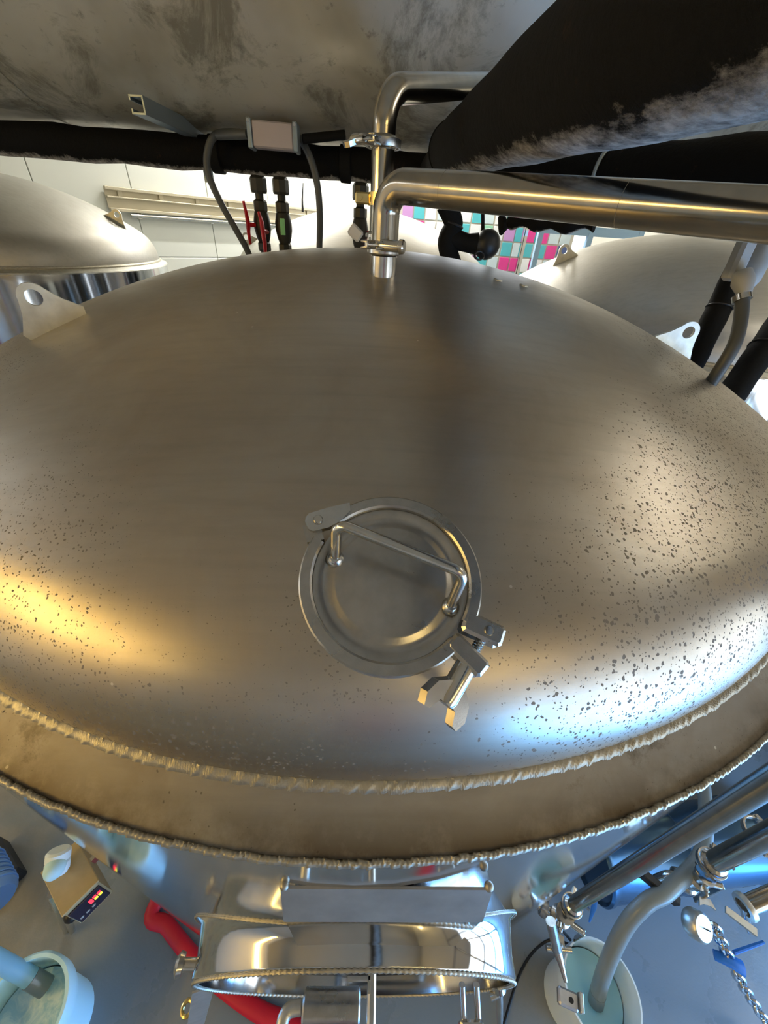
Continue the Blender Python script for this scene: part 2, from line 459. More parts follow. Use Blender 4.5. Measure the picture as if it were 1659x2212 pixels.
def holed(outline, hole_r, th, o, x, y, n_=40):
    """plate with a round hole at its local origin, outline star-shaped about it"""
    x = Vector(x).normalized(); y = Vector(y).normalized(); z = x.cross(y)
    out = []
    for i in range(n_):
        a = 2 * PI * i / n_; d = (math.cos(a), math.sin(a)); best = 0
        for k in range(len(outline)):
            p, q = outline[k], outline[(k + 1) % len(outline)]
            ex, ey = q[0] - p[0], q[1] - p[1]
            den = d[0] * ey - d[1] * ex
            if abs(den) < 1e-12: continue
            t = (p[0] * ey - p[1] * ex) / den; s = (p[0] * d[1] - p[1] * d[0]) / den
            if t > 0 and -1e-6 <= s <= 1 + 1e-6: best = max(best, t)
        out.append((d[0] * best, d[1] * best))
    vs, fs = [], []
    for zz in (-th / 2, th / 2):
        vs += [(p[0], p[1], zz) for p in out]
        vs += [(hole_r * math.cos(2 * PI * i / n_), hole_r * math.sin(2 * PI * i / n_), zz) for i in range(n_)]
    for i in range(n_):
        j = (i + 1) % n_
        A, B, Cc, D = 0, n_, 2 * n_, 3 * n_
        fs += [(A + j, A + i, B + i, B + j), (Cc + i, Cc + j, D + j, D + i), (A + i, A + j, Cc + j, Cc + i), (B + j, B + i, D + i, D + j)]
    return xf((vs, fs), o, x, y, z)

# ------------------------------------------------------------------ object helpers
def link_mesh(name, geo, material, origin, smooth):
    me = bpy.data.meshes.new(name)
    o = Vector(origin)
    me.from_pydata([tuple(Vector(v) - o) for v in geo[0]], [], geo[1])
    me.update()
    if material: me.materials.append(M[material] if isinstance(material, str) else material)
    ob = bpy.data.objects.new(name, me)
    COL.objects.link(ob)
    import bmesh
    bm = bmesh.new(); bm.from_mesh(me); bmesh.ops.recalc_face_normals(bm, faces=bm.faces)
    if smooth:
        for f_ in bm.faces: f_.smooth = True
        lim = math.radians(smooth if smooth is not True else 35)
        for e in bm.edges:
            if len(e.link_faces) == 2 and e.calc_face_angle(0) > lim: e.smooth = False
    bm.to_mesh(me); bm.free()
    return ob
def thing(name, label, cat, loc, group=None):
    o = bpy.data.objects.new(name, None)
    o.empty_display_size = 0.05
    COL.objects.link(o); o.location = loc
    o['label'] = label; o['category'] = cat
    if group: o['group'] = group
    return o
def root_loc(o):
    p = Vector((0, 0, 0))
    while o is not None:
        p += o.location; o = o.parent
    return p
def part(name, geo, material, parent, smooth=True, label=None):
    ob = link_mesh(name, geo, material, root_loc(parent), smooth)
    ob.parent = parent
    if label: ob['label'] = label
    return ob
def single(name, geo, material, label, cat, loc, smooth=True, group=None):
    ob = link_mesh(name, geo, material, loc, smooth)
    ob.location = loc
    ob['label'] = label; ob['category'] = cat
    if group: ob['group'] = group
    return ob
def struct(name, geo, material, smooth=False, loc=(0, 0, 0)):
    ob = link_mesh(name, geo, material, loc, smooth); ob.location = loc
    ob['kind'] = 'structure'
    return ob

# ================================================================== THE ROOM
FX0, FX1, FY0, FY1, CEIL = -6.2, 3.3, -8.2, 8.2, 5.4
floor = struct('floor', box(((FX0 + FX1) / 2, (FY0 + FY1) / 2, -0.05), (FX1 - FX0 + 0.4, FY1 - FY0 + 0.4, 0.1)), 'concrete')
ceiling = struct('ceiling', box(((FX0 + FX1) / 2, (FY0 + FY1) / 2, CEIL + 0.05), (FX1 - FX0 + 0.4, FY1 - FY0 + 0.4, 0.1)), 'ceiling_paint')
# slanting side wall on the left behind the tanks, clad in white sheets
WA, WD = Vector((-3.24, 3.89, 0)), Vector((0.652, 0.758, 0)); WN = Vector((0.758, -0.652, 0))
def wl(s, z, off=0.0): return WA + WD * s + WN * off + Vector((0, 0, z))
wall_left = struct('wall_left', box(wl(0.8, CEIL / 2, -0.10), (11.0, 0.1, CEIL), WD, -WN), 'seam')
for k in range(11):
    s0 = -3.95 + 0.92 * k
    for z0, z1 in ((0.0, 2.44), (2.45, 4.88)):
        part('wall_panel', box(wl(s0 + 0.46, (z0 + z1) / 2, -0.04), (0.912, 0.02, z1 - z0), WD, -WN, 0.004), 'wall_panel', wall_left, False)
wall_back = struct('wall_back', box((1.2, 7.3, CEIL / 2), (4.4, 0.12, CEIL)), 'wall_paint')
wall_right = struct('wall_right', join(
    box((FX1 + 0.06, 3.25, CEIL / 2), (0.12, 8.2, CEIL)), box((FX1 + 0.06, -7.2, CEIL / 2), (0.12, 2.2, CEIL)),
    box((FX1 + 0.06, -3.475, (CEIL + 3.3) / 2), (0.12, 5.25, CEIL - 3.3))), 'wall_paint')
wall_front = struct('wall_front', join(
    box((-3.35, FY0 - 0.06, CEIL / 2), (5.9, 0.12, CEIL)), box((2.35, FY0 - 0.06, CEIL / 2), (2.1, 0.12, CEIL)),
    box((0.45, FY0 - 0.06, (CEIL + 2.6) / 2), (1.7, 0.12, CEIL - 2.6))), 'wall_paint')
wall_side = struct('wall_side', box((FX0 - 0.06, -3.6, CEIL / 2), (0.12, 9.2, CEIL)), 'wall_paint')
added_door = struct('added_door', box((0.45, FY0 - 0.04, 1.3), (1.68, 0.05, 2.58), bev=0.006), 'reflection_red')  # unseen, added to put a red reflection in the dome
part('added_door_handle', rod((1.12, FY0 - 0.01, 1.05), (1.12, FY0 + 0.06, 1.05), 0.02), 'fitting_steel', added_door)
# glazed roll-up door: frame rails with panes
door_1 = struct('door_1', join(*[box((FX1 + 0.06, y, 1.65), (0.08, 0.08, 3.3)) for y in (-6.06, -4.75, -3.44, -2.13, -0.89)],
                               *[box((FX1 + 0.06, -3.475, z), (0.08, 5.2, 0.07)) for z in (0.04, 0.86, 1.68, 2.50, 3.26)]), 'frame_grey')
for i in range(4):
    for k in range(4):
        part('pane', box((FX1 + 0.05, -6.06 + 1.31 * i + 0.655 - (0.03 if i == 3 else 0), 0.45 + 0.82 * k), (0.02, 1.2, 0.74)), ('daylight_low', 'daylight', 'daylight_sky', 'door_panel')[k], door_1, False)
# unseen window far left, added to brighten the vessel's left side
added_window = struct('added_window', join(*[box((FX0 + 0.02, y, 1.75), (0.06, 0.06, 1.8)) for y in (-0.3, 0.9)], *[box((FX0 + 0.02, 0.3, z), (0.06, 1.2, 0.06)) for z in (0.85, 2.65)]), 'frame_grey')
part('pane', box((FX0 + 0.02, 0.3, 1.75), (0.02, 1.14, 1.74)), 'fill_side', added_window, False)
# window high in the back wall
window_1 = struct('window_1', join(*[box((x, 7.2, 3.0), (0.06, 0.06, 2.1)) for x in (0.55, 1.2, 1.85, 2.5, 3.15)], *[box((1.85, 7.2, z), (2.6, 0.06, 0.06)) for z in (1.95, 4.05)]), 'frame_grey')
for i in range(4):
    part('pane', box((0.875 + 0.65 * i, 7.21, 3.0), (0.59, 0.02, 2.04)), 'daylight_back', window_1, False)

# lamps: long warm tubes hung low on the left, more behind and over the back
def linear_lamp(a, b, label, tube_mat, drop, group, hang=True):
    a, b = Vector(a), Vector(b); mid = (a + b) / 2; d = (b - a).normalized(); side = d.cross(Vector((0, 0, 1)))
    t = thing('linear_lamp', label, 'lamp', mid, group)
    part('lamp_housing', box(mid + Vector((0, 0, 0.06)), ((b - a).length, 0.06, 0.05), d, side, 0.01), 'lamp_housing', t, False)
    part('lamp_tube', sweep([a, a.lerp(b, 0.5), b], 0.028, 10), tube_mat, t)
    for q in (0.15, 0.85):
        p = a.lerp(b, q)
        part('hanger', rod(p + Vector((0, 0, 0.08)), Vector((p.x, p.y, CEIL)), 0.006, 8), 'frame_grey', t)
    return t
linear_lamp((-3.7, -1.5, 3.35), (-3.9, -4.6, 3.35), 'long warm tube lamp hanging low left of the tank, out of the frame', 'tube_warm', 0, 'warm tube lamps')
linear_lamp((1.4, -5.6, 4.35), (3.0, -4.7, 4.35), 'warm tube lamp hanging behind the viewer on the right', 'tube_warm2', 0, 'warm tube lamps')
linear_lamp((0.2, 5.9, 4.9), (1.8, 6.2, 4.9), 'neutral tube lamp high over the back of the room', 'tube_white', 0, 'white tube lamps')
linear_lamp((-1.9, 4.5, 4.9), (-0.7, 5.9, 4.9), 'neutral tube lamp high in front of the white panel wall', 'tube_white', 0, 'white tube lamps')
linear_lamp((-4.8, 0.7, 4.4), (-5.3, -1.4, 4.4), 'added neutral fill lamp high on the far left, out of the frame', 'tube_fill_left', 0, 'white tube lamps')  # unseen fill, added for the left of the overhead vessel

linear_lamp((2.95, 0.6, 4.3), (2.95, -0.9, 4.3), 'added neutral fill lamp high to the right of the right rear tank', 'tube_fill_right', 0, 'white tube lamps')  # unseen fill, added so the right rear dome gets brighter

# ================================================================== TANKS
Z0, RW, RO, DROP = 2.374, 1.12, 1.1803, 0.0325
def head_profile(R_, stretch=1.0, nk=14, nc=26):
    Lc, rk = 1.83348 * R_, 0.17008 * R_
    h = math.sqrt((Lc - rk) ** 2 - (R_ - rk) ** 2); a = math.atan2(h, R_ - rk)
    p = [(R_ - rk + rk * math.cos(a * i / nk), rk * math.sin(a * i / nk) * stretch) for i in range(nk + 1)]
    p += [(Lc * math.cos(a + (PI / 2 - a) * i / nc), (Lc * math.sin(a + (PI / 2 - a) * i / nc) - h) * stretch) for i in range(1, nc)]
    return p + [(0, (Lc - h) * stretch)]
def head_z(R_, rr, stretch=1.0):
    Lc, rk = 1.83348 * R_, 0.17008 * R_
    h = math.sqrt((Lc - rk) ** 2 - (R_ - rk) ** 2); a = math.atan2(h, R_ - rk)
    if rr <= Lc * math.cos(a): return (math.sqrt(Lc * Lc - rr * rr) - h) * stretch
    return math.sqrt(max(rk ** 2 - (rr - R_ + rk) ** 2, 0)) * stretch
def lug_geo(c, R_, th, rr, stretch, zbase, size=1.0, lift=0.0):
    """lifting ear standing radially on a dome"""
    e = 0.004
    z = head_z(R_, rr, stretch); dz = (head_z(R_, rr + e, stretch) - head_z(R_, rr - e, stretch)) / (2 * e)
    rad = Vector((math.cos(th), math.sin(th), 0))
    sl = (rad + Vector((0, 0, dz))).normalized(); tan = Vector((-math.sin(th), math.cos(th), 0)); nr = tan.cross(sl)
    if nr.z < 0: nr = -nr
    p = Vector((c[0], c[1], zbase)) + rad * rr + Vector((0, 0, z))
    s = size
    out = [(-0.090 * s, -0.075 * s), (-0.082 * s, -0.060 * s), (-0.050 * s, -0.024 * s)] + [(0.033 * s * math.cos(PI - PI * i / 14) , 0.033 * s * math.sin(PI - PI * i / 14)) for i in range(1, 14)] + [(0.050 * s, -0.024 * s), (0.082 * s, -0.060 * s), (0.090 * s, -0.075 * s)]
    return holed(out, 0.0185 * s, 0.010, p + nr * (0.055 * s + lift), sl, nr)
def weld_ring(R_, z, wid, hgt, n_rip, samp, chev, amp, seedv, tilt=0.0):
    """rippled weld bead round a circle; ripples are chevrons"""
    rnd = random.Random(seedv); N = n_rip * samp; ks = 9
    amps = [rnd.uniform(0.6, 1.3) for _ in range(n_rip + 2)]; jit = [rnd.uniform(-1, 1) for _ in range(n_rip + 2)]
    i = np.arange(N); th = 2 * PI * i / N
    vs = []
    A = np.array(amps); J = np.array(jit)
    for k in range(ks):
        u_ = -1 + 2 * k / (ks - 1)
        ph = i / samp + chev * abs(u_)
        idx = np.floor(ph).astype(int) % n_rip; fr = ph - np.floor(ph)
        prof = math.sqrt(max(1 - u_ * u_, 0))
        hh = hgt * prof * (1 + amp * A[idx] * (0.75 - fr)) - (0.001 if abs(u_) == 1 else 0)
        rr = R_ + u_ * wid / 2 * (1 + 0.16 * A[idx] * (0.5 - fr)) + 0.0009 * J[idx]
        vs.append(np.stack([rr * np.cos(th), rr * np.sin(th), z + hh - u_ * tilt], 1))
    vs = np.concatenate(vs).tolist()
    fs = [(k * N + a, k * N + (a + 1) % N, (k + 1) * N + (a + 1) % N, (k + 1) * N + a) for k in range(ks - 1) for a in range(N)]
    return vs, fs

tank = thing('fermenter_tank', 'large domed stainless tank filling the foreground, speckled dome over a polished shell', 'tank', (0, 0, 0))
part('dome', xf(lathe(head_profile(RW), 160), (0, 0, Z0), *[Vector(v) for v in ((1, 0, 0), (0, 1, 0), (0, 0, 1))]), 'dome_steel', tank, 50)
part('rim_ring', lathe_at([(RW - 0.02, Z0 - 0.012), (RW + 0.004, Z0 - 0.006), (RO - 0.012, Z0 - DROP), (RO - 0.004, Z0 - DROP - 0.004), (RO - 0.004, Z0 - DROP - 0.02), (RW - 0.02, Z0 - DROP - 0.02)], (0, 0, 0), seg=160, closed=True), 'rim_steel', tank, 40, 'flat dull ring with brown grime round the dome')
part('dome_weld', weld_ring(RW + 0.002, Z0 - 0.006, 0.0145, 0.0045, 1250, 5, 1.6, 0.36, 3, 0.0038), 'weld_metal', tank, 60, 'pale herringbone weld bead at the foot of the dome')
part('edge_weld', weld_ring(RO - 0.0012, Z0 - DROP - 0.0045, 0.0075, 0.0034, 1500, 4, 0.6, 0.5, 5), 'weld_metal', tank, 60, 'finely rippled weld along the outer edge')
part('shell', lathe_at([(RO, Z0 - DROP - 0.003), (RO, 0.42), (0.95, 0.30), (0.12, 0.18), (0, 0.18)], (0, 0, 0), seg=160), 'shell_steel', tank, 40, 'polished mirror-like side wall')
for k in range(4):
    a = PI / 4 + k * PI / 2
    part('leg', rod((0.98 * math.cos(a), 0.98 * math.sin(a), 0), (0.98 * math.cos(a), 0.98 * math.sin(a), 0.36), 0.05, 20), 'shell_steel', tank)
part('lifting_lug', lug_geo((0, 0), RW, math.radians(214.5), 0.7728, 1, Z0, 0.75, 0.014), 'lug_steel', tank, 40)
part('lifting_lug', lug_geo((0, 0), RW, math.radians(354.5), 0.8736, 1, Z0, 0.86, 0.008), 'lug_steel', tank, 40)
part('lifting_lug', lug_geo((0, 0), RW, math.radians(92.0), 0.80, 1, Z0, 0.8), 'lug_steel', tank, 40)
for p in ((0.2697, -0.2659, 2.7776), (0.3353, -0.2547, 2.7692)):
    p = Vector(p)
    part('stud', join(lathe_at([(0, 0.002), (0.009, 0.002), (0.011, 0.0), (0.011, -0.004), (0, -0.004)], p, (0.2, 0, 1), 8)), 'lug_steel', tank)
# nozzles
NX, NY = 0.0072, -0.358
part('nozzle', join(pipe((NX, NY, 2.74), (NX, NY, 2.812), 0.0262, 0.0235, 40), lathe_at([(0.0235, 2.812), (0.034, 2.817), (0.034, 2.8235), (0.0235, 2.8235)], (NX, NY, 0), seg=40, closed=True)), 'fitting_steel', tank, 40)
part('nozzle', pipe((-0.004, -0.13, 2.76), (-0.004, -0.13, 2.84), 0.0262, 0.0235, 40), 'fitting_steel', tank, 40)

# inspection port on the dome
LC = Vector((0.0238, -1.0203, 2.5779)); LN = Vector((0.013, -0.4895, 0.8719)).normalized()
LX = Vector((1.0, 0.026, 0.0)); LX = (LX - LX.dot(LN) * LN).normalized(); LY = LN.cross(LX)
def lid(u_, v_, h=0.0): return LC + LX * u_ / 1000 + LY * v_ / 1000 + LN * h / 1000
part('port_neck', xf(lathe([(0.058, -0.075), (0.066, -0.075), (0.066, -0.022), (0.076, -0.014), (0.076, -0.010), (0.058, -0.010)], 64, True), LC, LX, LY, LN), 'cast_steel', tank, 40)
cover = thing('port_cover', 'round dull steel port cover with a bent rod handle on the dome', 'cover', LC)
part('disc', xf(lathe([(0, -0.001), (0.0535, -0.001), (0.0555, -0.0015), (0.0600, -0.0042), (0.0640, -0.0052), (0.0680, -0.0045), (0.0705, -0.0028), (0.0758, -0.0028), (0.0758, -0.0098), (0, -0.0098)], 72), LC, LX, LY, LN), 'lid_steel', cover, 50)
hp = fillet([lid(-55, 20, -2), lid(-53.2, 42, 38), lid(62.5, -3.5, 38), lid(57, -25, -2)], 0.011, 8)
part('handle', sweep(hp, 0.0052, 16), 'fitting_steel', cover, label='bent round bar handle')
for u_, v_ in ((-55, 20), (57, -25)):
    part('handle_weld', xf(lathe([(0, 0.004), (0.005, 0.0035), (0.0082, 0.0005), (0.009, -0.002), (0, -0.002)], 16), lid(u_, v_, 0), LX, LY, LN), 'fitting_steel', cover)

def tri_clamp(label, c, n_, x, s, group=None, material='cast_steel', wing=True, loc_name='pipe_clamp', halfh=0.011, hs=None):
    """hinged two-piece pipe clamp; local millimetres of the big one, scaled by s"""
    c, n_ = Vector(c), Vector(n_).normalized(); x = Vector(x); x = (x - x.dot(n_) * n_).normalized(); y = n_.cross(x)
    P = lambda a, b, h=0: c + (x * a + y * b + n_ * h) * (s / 1000)
    D = lambda a, b: (x * a + y * b).normalized()
    t = thing(loc_name, label, 'clamp', c, group)
    q = 0.001 * s
    hs = hs or s
    root = P(64, -58)
    P2 = lambda a, b, h=0: root + (x * (a - 64) + y * (b + 58)) * (hs / 1000) + n_ * (h * s / 1000)
    g = 0.001 * hs
    hh = halfh / s * 1000 if s < 0.9 else 11
    sect = [(76.0 * q, 2.2 * q), (78.0 * q, 4.0 * q), (87.0 * q, 4.0 * q), (88.5 * q, 2.6 * q), (88.5 * q, (-hh * 1.6 + 2.6) * q), (87.0 * q, (-hh * 1.6) * q), (78.0 * q, (-hh * 1.6) * q), (76 * q, (-hh * 1.6 + 2) * q)]
    zc = (4 - 1.6 * hh) / 2
    th = (4 + 1.6 * hh) * q
    up_ = part('clamp_half', join(ring_arc(sect, math.radians(137), math.radians(-30), 48, c, x, y, n_)), material, t, 30)
    lo_ = part('clamp_half', join(ring_arc([(a * 1.0, b - 0.6 * q) for a, b in sect], math.radians(152), math.radians(315), 48, c, x, y, n_)), material, t, 30)
    # hinge knuckle
    part('hinge_link', prism([(-8 * q, -10 * q), (8 * q, -11 * q), (22 * q, -7 * q), (34 * q, 0), (36 * q, 9 * q), (16 * q, 10.5 * q), (-7 * q, 10 * q), (-11 * q, 7 * q), (-13 * q, 2 * q), (-12 * q, -6 * q)], th * 0.34, P(-74, 58, 2.2), D(28, 10), D(-10, 28)), 'fitting_steel', up_, 30)
    part('hinge_link', prism([(-11 * q, -9 * q), (8 * q, -9 * q), (10 * q, 8 * q), (-8 * q, 9 * q)], th * 0.9, P(-78, 46, zc - 2), D(10, -28), D(28, 10)), material, lo_, 30)
    part('hinge_pin', xf(lathe([(0, 9.0 * q), (4.0 * q, 8.6 * q), (5.0 * q, 7.0 * q), (5.0 * q, -18 * q), (0, -18 * q)], 18), P(-74, 58, 0), x, y, n_), 'fitting_steel', t)
    # bolt ears
    d1, d2 = D(29, -13), D(24, -24)
    part('ear', join(box(P2(86, -46, 1), (40 * g, 20 * g, th * 0.30), d1, n_.cross(d1), 3 * g), box(P2(86, -46, -hh * 1.6 + 4), (40 * g, 20 * g, th * 0.30), d1, n_.cross(d1), 3 * g)), material, up_, 30)
    part('ear', join(box(P2(69, -69, 1), (40 * g, 18 * g, th * 0.30), d2, n_.cross(d2), 3 * g), box(P2(69, -69, -hh * 1.6 + 4), (40 * g, 18 * g, th * 0.30), d2, n_.cross(d2), 3 * g)), material, lo_, 30)
    part('ear_pin', xf(lathe([(0, 6.6 * q), (4.0 * g, 6.2 * q), (4.8 * g, 4.8 * q), (4.8 * g, (-hh * 1.6) * q), (0, (-hh * 1.6) * q)], 16), P2(90, -48, 0), x, y, n_), 'fitting_steel', t)
    bd = D(-48, -67)
    b0 = P2(90, -48, zc); b1 = P2(58, -93, zc)
    L = (b1 - b0).length; nth = 22; pr = [(0, 0)]
    for i in range(nth):
        pr += [(4.2 * g, L * i / nth), (5.2 * g, L * (i + 0.5) / nth)]
    pr += [(4.2 * g, L), (0, L)]
    part('bolt', lathe_at(pr, b0, bd, 14), 'fitting_steel', t, 20)
    n0 = P2(72, -73, zc); bx = n_.cross(bd)
    if wing:
        nut = part('wing_nut', lathe_at([(0, 0), (8.5 * g, 0), (9.8 * g, 1.5 * g), (9.8 * g, 40 * g), (8.0 * g, 44 * g), (0, 44 * g)], n0, bd, 20), 'fitting_steel', t, 35)
        for sgn in (-1, 1):
            # wing: leaves the barrel, kinks and flares; tilted out of the clamp plane
            wx = (bx * sgn * math.cos(0.5) + n_ * sgn * math.sin(0.5) * (-1 if sgn > 0 else -1)).normalized()
            pl = [(2 * g, 18 * g), (9 * g, 24 * g), (21 * g, 33 * g), (25 * g, 46 * g), (21 * g, 56 * g), (15 * g, 55 * g), (10 * g, 44 * g), (2 * g, 42 * g)]
            part('wing', prism(pl, 11 * g, n0, wx, bd), 'fitting_steel', nut, 30)
    else:
        part('bolt_knob', lathe_at([(0, 0), (10 * g, 0), (11 * g, 3 * g), (11 * g, 42 * g), (13.5 * g, 44 * g), (13.5 * g, 52 * g), (11 * g, 55 * g), (0, 55 * g)], n0, bd, 20), 'fitting_steel', t, 35)
    return t
tri_clamp('hinged steel clamp with wing nut holding the port cover on the dome', LC, LN, LX, 1.0, 'hinged clamps', loc_name='hinged_clamp')

# lower front of the tank: name plate bracket and manway
BX0, BX1 = -0.082, 0.160
br = [(-1.1805, 2.246), (-1.1965, 2.172), (-1.1965, 1.985)]
def strip(x0, x1, p, q, th=0.003):
    return bar(Vector(((x0 + x1) / 2, p[0], p[1])), Vector(((x0 + x1) / 2, q[0], q[1])), x1 - x0, th, (1, 0, 0))
plate = part('nameplate_bracket', strip(BX0, BX1, br[0], br[1]), 'plate_steel', tank, False, 'blank brushed plate bracket below the rim')
part('plate_face', strip(BX0 + 0.003, BX1 - 0.003, br[1], br[2]), 'mirror_steel', plate, False, 'mirror-bright front face')
for x_ in (BX0 + 0.004, BX1 - 0.004):
    part('standoff', ball((x_, -1.179, 2.247), 0.0055, 12, 8), 'weld_metal', plate)
MC = Vector((0.012, 0, 1.76)); MA, MB = 0.285, 0.238; MY = -1.222
def oval(t, k=1.0): return (MC.x + MA * k * math.cos(t), MC.z + MB * k * math.sin(t))
N_ = 96; cv, cf = [], []
rows = []
for j, (k, kind) in enumerate(((1.10, 'wall'), (1.03, 'wall2'), (1.0, 'neck'), (1.0, 'out'), (0.985, 'lip'), (0.955, 'lip2'), (0.955, 'in'))):
    for i in range(N_):
        t = 2 * PI * i / N_; x_, z_ = oval(t, k)
        wy = -math.sqrt(max(RO * RO - x_ * x_, 0))
        y_ = {'wall': wy + 0.002, 'wall2': wy - 0.006, 'neck': min(wy - 0.022, MY + 0.03), 'out': MY + 0.004, 'lip': MY, 'lip2': MY, 'in': MY + 0.05}[kind]
        cv.append((x_, y_, z_))
for j in range(6):
    for i in range(N_):
        i2 = (i + 1) % N_
        cf.append((j * N_ + i, j * N_ + i2, (j + 1) * N_ + i2, (j + 1) * N_ + i))
mw = part('manway_collar', (cv, cf), 'shell_steel', tank, 60, 'polished oval collar of the side manway')
bead_o, bead_i = [], []
for i in range(N_ * 6):
    t = 2 * PI * i / (N_ * 6); x_, z_ = oval(t, 1.075); wy = -math.sqrt(RO * RO - x_ * x_)
    bead_o.append(Vector((x_, wy - 0.001, z_)))
    x_, z_ = oval(t, 0.985); bead_i.append(Vector((x_, MY - 0.001, z_)))
for bd_, r_ in ((bead_o, 0.0014), (bead_i, 0.0026)):
    rr = [r_ * (1 + 0.25 * ((i * 7) % 3 - 1)) for i in range(len(bd_) + 1)]
    part('manway_weld', sweep(bd_ + [bd_[0]], rr, 8, False), 'weld_metal', mw)
dv = [(MC.x, MY + 0.055, MC.z)] + []
door_g = lathe([(0, 0.012), (0.6, 0.010), (0.85, 0.004), (0.945, -0.002), (0.945, -0.02), (0, -0.02)], 64)
md = part('manway_door', ([(MC.x + v[0] * MA, MY + 0.03 - v[2], MC.z + v[1] * MB) for v in door_g[0]], door_g[1]), 'shell_steel', tank, 40, 'oval inward door in the manway')
part('door_yoke', bar((0.034, MY + 0.02, 1.92), (0.034, -1.36, 1.90), 0.012, 0.05, (1, 0, 0), 0.003), 'fitting_steel', md)
part('door_yoke', bar((0.034, -1.36, 1.90), (0.034, -1.36, 1.60), 0.012, 0.04, (1, 0, 0), 0.003), 'fitting_steel', md)
part('door_handle_tube', rod((-0.075, -1.247, 1.80), (0.02, -1.247, 1.80), 0.022, 24, 0.003), 'cast_steel', md)
part('door_handle_tube', sweep(fillet([(-0.078, -1.247, 1.80), (-0.105, -1.25, 1.80), (-0.112, -1.34, 1.79)], 0.025), 0.010, 14), 'lug_steel', md)
part('angle_clip', join(box((0.014, -1.226, 1.93), (0.034, 0.004, 0.03)), box((0.030, -1.232, 1.93), (0.004, 0.018, 0.03))), 'lug_steel', md, False)
for x_ in (0.196, 0.221):
    part('hinge_rod', rod((x_, -1.224, 1.80), (x_ + 0.004, -1.262, 1.76), 0.0055, 12), 'fitting_steel', md)
part('hinge_block', box((0.212, -1.266, 1.755), (0.04, 0.012, 0.03), bev=0.003), 'fitting_steel', md)
part('door_latch', join(rod((-0.26, -1.20, 1.79), (-0.292, -1.20, 1.79), 0.009, 16), lathe_at([(0, 0), (0.015, 0.002), (0.017, 0.010), (0.010, 0.015), (0, 0.015)], (-0.290, -1.20, 1.79), (-1, 0, 0.2), 20)), 'fitting_steel', tank)
sv = part('sample_valve', sweep([(0.285, -1.21, 1.70), (0.292, -1.235, 1.66), (0.30, -1.262, 1.60)], [0.009, 0.007, 0.0055], 14), 'fitting_steel', tank)
part('valve_stem', sweep([(0.272, -1.232, 1.675), (0.287, -1.228, 1.68)], 0.006, 12), 'fitting_steel', sv)
part('valve_collar', lathe_at([(0, 0), (0.014, 0), (0.014, 0.012), (0, 0.012)], (0.286, -1.214, 1.695), (0.2, -0.6, -0.8), 16), 'fitting_steel', sv)

# tanks behind
def rear_tank(label, cx, cy, zb, R_, st, lugs):
    t = thing('fermenter_tank', label, 'tank', (cx, cy, 0), 'rear tanks')
    I = (Vector((1, 0, 0)), Vector((0, 1, 0)), Vector((0, 0, 1)))
    part('dome', xf(lathe(head_profile(R_, st), 128), (cx, cy, zb), *I), 'back_dome_steel', t, 50)
    part('rim_ring', lathe_at([(R_ - 0.02, zb + 0.004), (R_ + 0.05, zb - 0.02), (R_ + 0.055, zb - 0.03), (R_ - 0.02, zb - 0.03)], (cx, cy, 0), seg=128, closed=True), 'lug_steel', t, 30)
    part('dome_weld', torus((cx, cy, zb), (0, 0, 1), R_ + 0.004, 0.009, 160, 8), 'weld_metal', t)
    part('shell', lathe_at([(R_ + 0.054, zb - 0.026), (R_ + 0.054, 0.95), (0.85, 0.72), (0.12, 0.42), (0, 0.42)], (cx, cy, 0), seg=128), 'shell_steel', t, 40)
    for k in range(4):
        a = PI / 4 + k * PI / 2
        part('leg', rod((cx + 0.95 * math.cos(a), cy + 0.95 * math.sin(a), 0), (cx + 0.95 * math.cos(a), cy + 0.95 * math.sin(a), 0.86), 0.05, 16), 'shell_steel', t)
    for th, rr in lugs:
        part('lifting_lug', lug_geo((cx, cy), R_, math.radians(th), rr, st, zb, 1.0), 'lug_steel', t, 40)
    return t
rear_tank('grey domed tank behind on the left with a lifting ear at its right side', -2.95, 2.30, 2.55, 1.12, 1.15, [(6, 0.93), (126, 0.83)])
rear_tank('pale domed tank in the middle, mostly hidden behind the nearest dome', -0.14, 2.92, 2.484, 1.12, 1.2, [(194, 0.985), (74, 0.83)])
rear_tank('pale domed tank behind on the right below the long steel pipe', 1.90, 1.62, 2.437, 1.10, 1.18, [(183, 0.75), (63, 0.83)])

# ================================================================== STEEL PIPES OVER THE DOME
e0 = Vector((NX, NY, 2.832)); turn = Vector((NX, NY, 2.921)); hd = Vector((0.396, -0.352, -0.028)).normalized()
bp = thing('blowoff_pipe', 'thick steel pipe elbowing off the dome nozzle and running right', 'pipe', e0)
path = fillet([e0, turn, turn + hd * 1.3], 0.078, 16)
part('tube', sweep(path, 0.0262, 36), 'pipe_steel', bp)
part('ferrule', lathe_at([(0.0235, 2.8240), (0.034, 2.8240), (0.034, 2.8300), (0.0264, 2.836), (0.0235, 2.836)], (NX, NY, 0), seg=40, closed=True), 'fitting_steel', bp, 40)
for q in (0.055, 0.34):
    p = turn + hd * (0.078 + q); part('weld_seam', torus(p, hd, 0.0261, 0.0004, 36, 6), 'pipe_steel', bp)
tri_clamp('hinged steel clamp with round knob at the foot of the thick elbow pipe', (NX, NY, 2.826), (0, 0, -1), (-0.83, -0.56, 0), 0.44, 'hinged clamps', 'fitting_steel', False, halfh=0.007, hs=0.85, loc_name='hinged_clamp')

